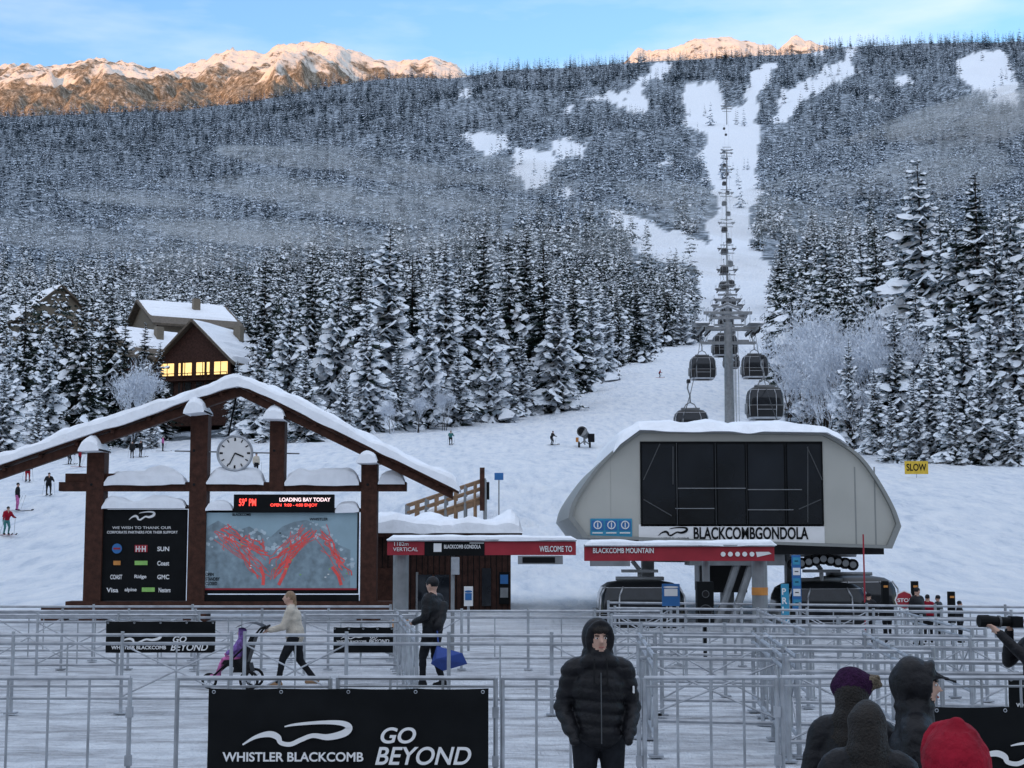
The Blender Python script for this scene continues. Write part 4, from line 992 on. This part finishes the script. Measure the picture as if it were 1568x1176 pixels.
b=MB();vs=[(0,0,.0),(.42,0,-.12),(.5,.1,-.3),(.1,.15,-.42),(-.1,.1,-.3),(0,-.12,-.2)]
bx=X(676,yw);b.add([(bx+v[0]-.05,yw-.25+v[1],.72+v[2]) for v in vs],[(0,1,2,3),(0,3,4),(0,5,3),(5,2,3),(0,1,5),(1,2,5),(0,4,5),(4,3,5)],'jblue')
b.tube((bx-.05,yw-.2,1.0),(bx-.02,yw-.25,.7),.012,'jblue');b.build('sled_bag')
def longhair(cap,el,V,hp):
    el(hp(0,.04,-.0),(.105,.11,.13),'hair');cap(hp(0,.07,-.05),.1,hp(0,.1,-.33),.09,'hair');cap(hp(.05,.05,-.05),.06,hp(.07,.04,-.3),.05,'hair');cap(hp(-.05,.05,-.05),.06,hp(-.07,.04,-.3),.05,'hair')
person('woman',(X(1318,7.4),7.4,0),math.radians(170),1.62,{},'jblack','jdark',head='hair',vox=.016,bulk=1.15,extra=longhair)
def pom(cap,el,V,hp): 
    el(hp(0,.0,.05),(.125,.13,.115),'jpurple');cap(hp(0,.05,0),.1,hp(0,.06,-.25),.12,'hair')
    for k in range(9):
        t=k*.7;cap(hp(-.12,.0,.06),.03,hp(-.12-.04*math.cos(t),.03*math.sin(t),.06+.045*math.sin(t*1.7)),.025,'fur')
person('woman',(X(1296,8.5),8.5,0),math.radians(165),1.66,{},'jblack','jdark',hat='jpurple',vox=.016,bulk=1.15,extra=pom)
def brim(cap,el,V,hp): cap(hp(-.05,-.09,.06),.016,hp(.0,-.19,.03),.012,'jblack');cap(hp(.05,-.09,.06),.016,hp(.0,-.19,.03),.012,'jblack')
person('man',(X(1392,8.0),8.0,0),math.radians(75),1.76,{},'jblack','jdark',hood=True,vox=.014,bulk=1.2,extra=brim,face=True,look=.0)
def redh(cap,el,V,hp): 
    el(hp(0,.05,-.02),(.135,.15,.15),'jred');cap(hp(0,.02,.08),.08,hp(.0,.06,.135),.035,'jred');el(hp(0,.04,-.15),(.2,.17,.1),'jred')
    for k in range(10):
        t=k*.63;cap(hp(.125*math.cos(t),.05+.13*math.sin(t),-.12),.02,hp(.07*math.cos(t+.5),.05+.08*math.sin(t+.5),.11),.014,'jred')
person('child',(X(1446,5.8),5.8,0),math.radians(185),1.69,{},'jred','jdark',hood=True,vox=.011,bulk=1.25,extra=redh)
o=person('photographer',(X(1578,15),15,0),math.radians(-85),1.74,dict(elL=(.26,-.18,1.22),wrL=(.1,-.42,1.5),elR=(-.26,-.2,1.2),wrR=(-.08,-.25,1.52)),'jblack','jdark',hat='jblack',vox=.02,bulk=1.15,hands='skin',fingers=True)
b=MB();b.box((0,-.22,1.62),(.15,.1,.11),'black');b.tube((0,-.27,1.62),(0,-.5,1.63),.045,'black',14,.055);b.tube((0,-.5,1.63),(0,-.6,1.63),.062,'black',14);b.tube((0,-.38,1.625),(0,-.4,1.625),.06,'frame',14);b.build('camera',parent=o)
for i,(px,y,hh,t,yaw) in enumerate([(1325,36,1.2,'jblack',2.6),(1352,37,1.15,'jdark',3.3),(1398,35,1.35,'jblack',.5),(1414,36,1.15,'jred',2.9),(1462,36,1.0,'jdark',1),(1430,37,1.1,'jblack',4)]):
    person('child',(X(px,y),y,0),yaw,hh,{},t,'jdark',hat='jblack',vox=.035,bulk=1.25)
ski=dict(pel=(0,.05,.84),chest=(0,-.08,1.12),neck=(0,-.14,1.3),head=(0,-.17,1.46),shL=(.19,-.12,1.25),shR=(-.19,-.12,1.25),elL=(.3,-.2,1.02),wrL=(.3,-.42,.98),elR=(-.3,-.2,1.02),wrR=(-.3,-.42,.98),hipL=(.1,.05,.82),hipR=(-.1,.05,.82),knL=(.13,-.12,.46),knR=(-.13,-.12,.46),anL=(.13,.0,.12),anR=(-.13,.0,.12))
def skier(px,py,yaw,t,pn,j=ski,name='skier'):
    x,y,z=hit(px,py);o=person(name,(x,y,z+.03),yaw,1.75,j,t,pn,hat='jblack',vox=.04,bulk=1.15)
    b=MB()
    for s in(-1,1):
        b.box((s*.13,-.05,.03),(.09,1.65,.02),'red' if t=='jred' else 'black');b.tube((s*.13,-.87,.035),(s*.13,-1.0,.1),.035,'black',6)
        b.tube((s*.3,-.42,.98),(s*.42,-.1,.05),.012,'steel',5)
    b.build('skis_and_poles',parent=o)
stand={}
for a in [(9,822,.8,'jred','jteal',ski),(26,784,2.2,'jdark','jpink',stand),(74,760,.4,'jblack','jdark',ski),(202,702,.3,'jblack','jdark',stand),(215,701,1,'jdark','jblack',stand),(249,692,2,'jpink','jdark',stand),(42,738,.4,'jdark','jred',ski),(106,712,1,'jblack','jdark',ski),(122,716,2,'jred','jdark',stand),
          (690,682,.2,'jteal','jdark',ski),(845,682,.9,'jblack','jdark',ski),(868,612,.3,'jdark','jblack',ski),(928,567,.3,'jblack','jdark',ski),(1010,579,1.2,'jred','jdark',ski),(392,728,.5,'jcream','jdark',stand),(722,600,.4,'jdark','jred',stand)]:
    skier(*a)
# ---------------------------------------------------------------- signs, poles, small kit
def post_sign(name,px,y,py0,py1,w,m,shape='box',lab=None,z0=0,pm='steel'):
    b=MB();x=X(px,y);zt=U(0,py0,y)[1];zb=U(0,py1,y)[1]
    zg=z0 if z0 else max(0,gz(x,y));b.tube((x,y+.03,zg-.2),(x,y+.03,zt),.03,pm)
    if shape=='box': b.box((x,y,(zt+zb)/2),(w,.03,zt-zb),m)
    else:
        c=(x,y,(zt+zb)/2);b.tube((x,y-.012,c[2]),(x,y+.012,c[2]),w/2,m,8)
        b.tube((x,y+.0,c[2]),(x,y+.014,c[2]),w/2+.03,'white',8)
    o=b.build(name,bevel=.004)
    if lab: text(lab[0],x-w*.42,x+w*.42,zb+(zt-zb)*lab[1],zb+(zt-zb)*lab[2],y-.022,lab[3],o,.02)
    return o
post_sign('information_sign',1025,32,894,928,.38,'blue',lab=('i',.45,.9,'white'))
o=post_sign('direction_sign',1216,33,850,934,.2,'blue')
b=MB();xs_=X(1216,33);zt=U(0,850,33)[1]
for i in range(5): b.box((xs_,33-.02,zt-.13-i*.23),(.16,.008,.16),'white' if i%2 else 'cyan');b.box((xs_,33-.026,zt-.13-i*.23),(.08,.006,.02),'black')
b.build('pictogram',parent=o)
post_sign('lane_sign',1198,30.5,894,960,.16,'cyan',lab=('P\nR\nI\nO',.1,.9,'white'))
post_sign('stop_sign',1379,35,907,931,.4,'red','oct',('STOP',.38,.62,'white'))
sx_,sy_,sz_=hit(1403,732);post_sign('slow_sign',1403,sy_,706,726,36*sy_/F,'yellow',lab=('SLOW',.25,.8,'black'))
post_sign('trail_sign',764,66,724,735,.4,'blue',pm='grey');post_sign('trail_sign',745,64,738,765,.25,'black')
post_sign('notice_board',718,33.5,898,928,.2,'white',lab=('i',.3,.8,'blue'))
b=MB();x=X(1076,30.8);b.box((x,30.8,1.15),(.34,.32,.9),'black');b.tube((x,30.8,0),(x,30.8,.7),.04,'black')
for z,r in((1.35,.07),(1.0,.13)): b.disc((x,30.63,z),r,.02,'rubber');b.torus((x,30.62,z),r,.008,'frame','y',20,6)
b.build('loudspeaker',bevel=.02)
for px,h_ in((1350,.75),(1395,.75),(1319,1.9),(1450,.5)):
    b=MB();y=36;x=X(px,y);b.tube((x,y,-.1),(x,y,h_+.7),.035 if h_<1.5 else .02,'red' if h_>1.5 else 'black')
    if h_<1.5: b.box((x,y,h_+.35),(.15,.15,.75),'black');b.box((x,y-.08,h_+.6),(.1,.012,.05),'orange')
    b.build('marker_post')
x,y,z=hit(895,686);b=MB()
for s in(-1,1): b.torus((x+s*.6,y,z+.35),.28,.1,'rubber','x');b.tube((x+s*.6,y,z+.35),(x,y,z+.8),.06,'grey')
b.tube((x,y-1.2,z+.3),(x,y+.3,z+.5),.06,'grey');b.tube((x,y,z+.5),(x,y,z+1.4),.12,'grey')
b.tube((x-.3,y-.9,z+1.75),(x+.2,y+.7,z+1.45),.52,'grey',20,.42);b.torus((x-.3,y-.9,z+1.75),.52,.06,'frame','y');b.disc((x-.31,y-.92,z+1.75),.44,.05,'rubber');b.box((x+.75,y,z+1.1),(.7,.6,.9),'jdark');b.box((x-.8,y,z+.9),(.3,.3,.5),'orange')
b.snowcap([(x-.5,z+2.15),(x+.3,z+2.1)],y-.7,y+.5,.3,'snow',2);b.build('snow_gun',scale=1)
for px,py,h_ in((717,620,14),(626,640,12),(870,600,12)):
    x,y,z=hit(px,py);b=MB();b.tube((x,y,z-.5),(x,y,z+h_),.14,'grey',8,.08);b.box((x,y-.3,z+h_),(.7,.5,.25),'steel');b.build('floodlight_pole')
x,y,z=hit(733,626);b=MB();b.box((x,y,z+1),(2,2,2.2),'hut');b.prism([(x-1.4,z+2),(x,z+3),(x+1.4,z+2)],y-1.4,y+1.4,'timber');b.box((x,y-1.01,z+.9),(.8,.04,1.7),'black');b.build('lift_shed')
# ---------------------------------------------------------------- sky, sun, camera
w=bpy.data.worlds.new('World');scene.world=w;w.use_nodes=True;n=w.node_tree.nodes;l=w.node_tree.links
bg=n['Background'];sk=n.new('ShaderNodeTexSky');sk.sky_type='NISHITA';sk.sun_disc=False;sk.sun_rotation=SAZ;sk.sun_elevation=SEL
sk.air_density=1.;sk.dust_density=.4;sk.ozone_density=1.5
tc=n.new('ShaderNodeTexCoord');mp=n.new('ShaderNodeMapping');mp.inputs['Scale'].default_value=(2.2,2.2,9);l.new(tc.outputs['Generated'],mp.inputs['Vector'])
cn=n.new('ShaderNodeTexNoise');cn.inputs['Scale'].default_value=2.1;cn.inputs['Detail'].default_value=7;l.new(mp.outputs[0],cn.inputs['Vector'])
cr=n.new('ShaderNodeMapRange');cr.inputs['From Min'].default_value=.47;cr.inputs['From Max'].default_value=.72;cr.inputs['To Max'].default_value=.7;l.new(cn.outputs['Fac'],cr.inputs['Value'])
gm=n.new('ShaderNodeMix');gm.data_type='RGBA';gm.blend_type='MULTIPLY';gm.inputs['Factor'].default_value=1;l.new(sk.outputs[0],gm.inputs['A']);gm.inputs['B'].default_value=(.5,.62,.83,1)
# bright veil added to the unseen sky, overhead and behind viewer, as cool fill
sp3=n.new('ShaderNodeSeparateXYZ');l.new(tc.outputs['Generated'],sp3.inputs[0])
vr=n.new('ShaderNodeMapRange');vr.interpolation_type='SMOOTHSTEP';vr.inputs['From Min'].default_value=.36;vr.inputs['From Max'].default_value=.75;l.new(sp3.outputs['Z'],vr.inputs['Value'])
v2=n.new('ShaderNodeMapRange');v2.interpolation_type='SMOOTHSTEP';v2.inputs['From Min'].default_value=.1;v2.inputs['From Max'].default_value=-.5;v2.inputs['To Max'].default_value=.85;l.new(sp3.outputs['Y'],v2.inputs['Value'])
mx1=n.new('ShaderNodeMath');mx1.operation='MAXIMUM';l.new(vr.outputs[0],mx1.inputs[0]);l.new(v2.outputs[0],mx1.inputs[1])
mx0=n.new('ShaderNodeMath');mx0.operation='MAXIMUM';l.new(mx1.outputs[0],mx0.inputs[0]);l.new(cr.outputs[0],mx0.inputs[1])
mx=n.new('ShaderNodeMix');mx.data_type='RGBA';l.new(mx0.outputs[0],mx.inputs['Factor']);l.new(gm.outputs['Result'],mx.inputs['A']);mx.inputs['B'].default_value=(1.46,1.62,1.92,1)
l.new(mx.outputs['Result'],bg.inputs['Color']);bg.inputs['Strength'].default_value=.66
sd=bpy.data.lights.new('sun','SUN');sd.energy=5;sd.angle=math.radians(.5);sd.color=(1,.4,.05);so=bpy.data.objects.new('sun',sd);COL.objects.link(so)
so.rotation_euler=sund.to_track_quat('Z','Y').to_euler()
cd=bpy.data.cameras.new('camera');cd.sensor_width=36;cd.lens=F/1568*36;cd.clip_end=40000;cd.clip_start=.1
co_=bpy.data.objects.new('camera',cd);COL.objects.link(co_);co_.location=(0,0,HC);co_.rotation_euler=(math.pi/2+TH,0,0);scene.camera=co_
scene.view_settings.view_transform='Standard';scene.view_settings.look='None';scene.view_settings.exposure=0
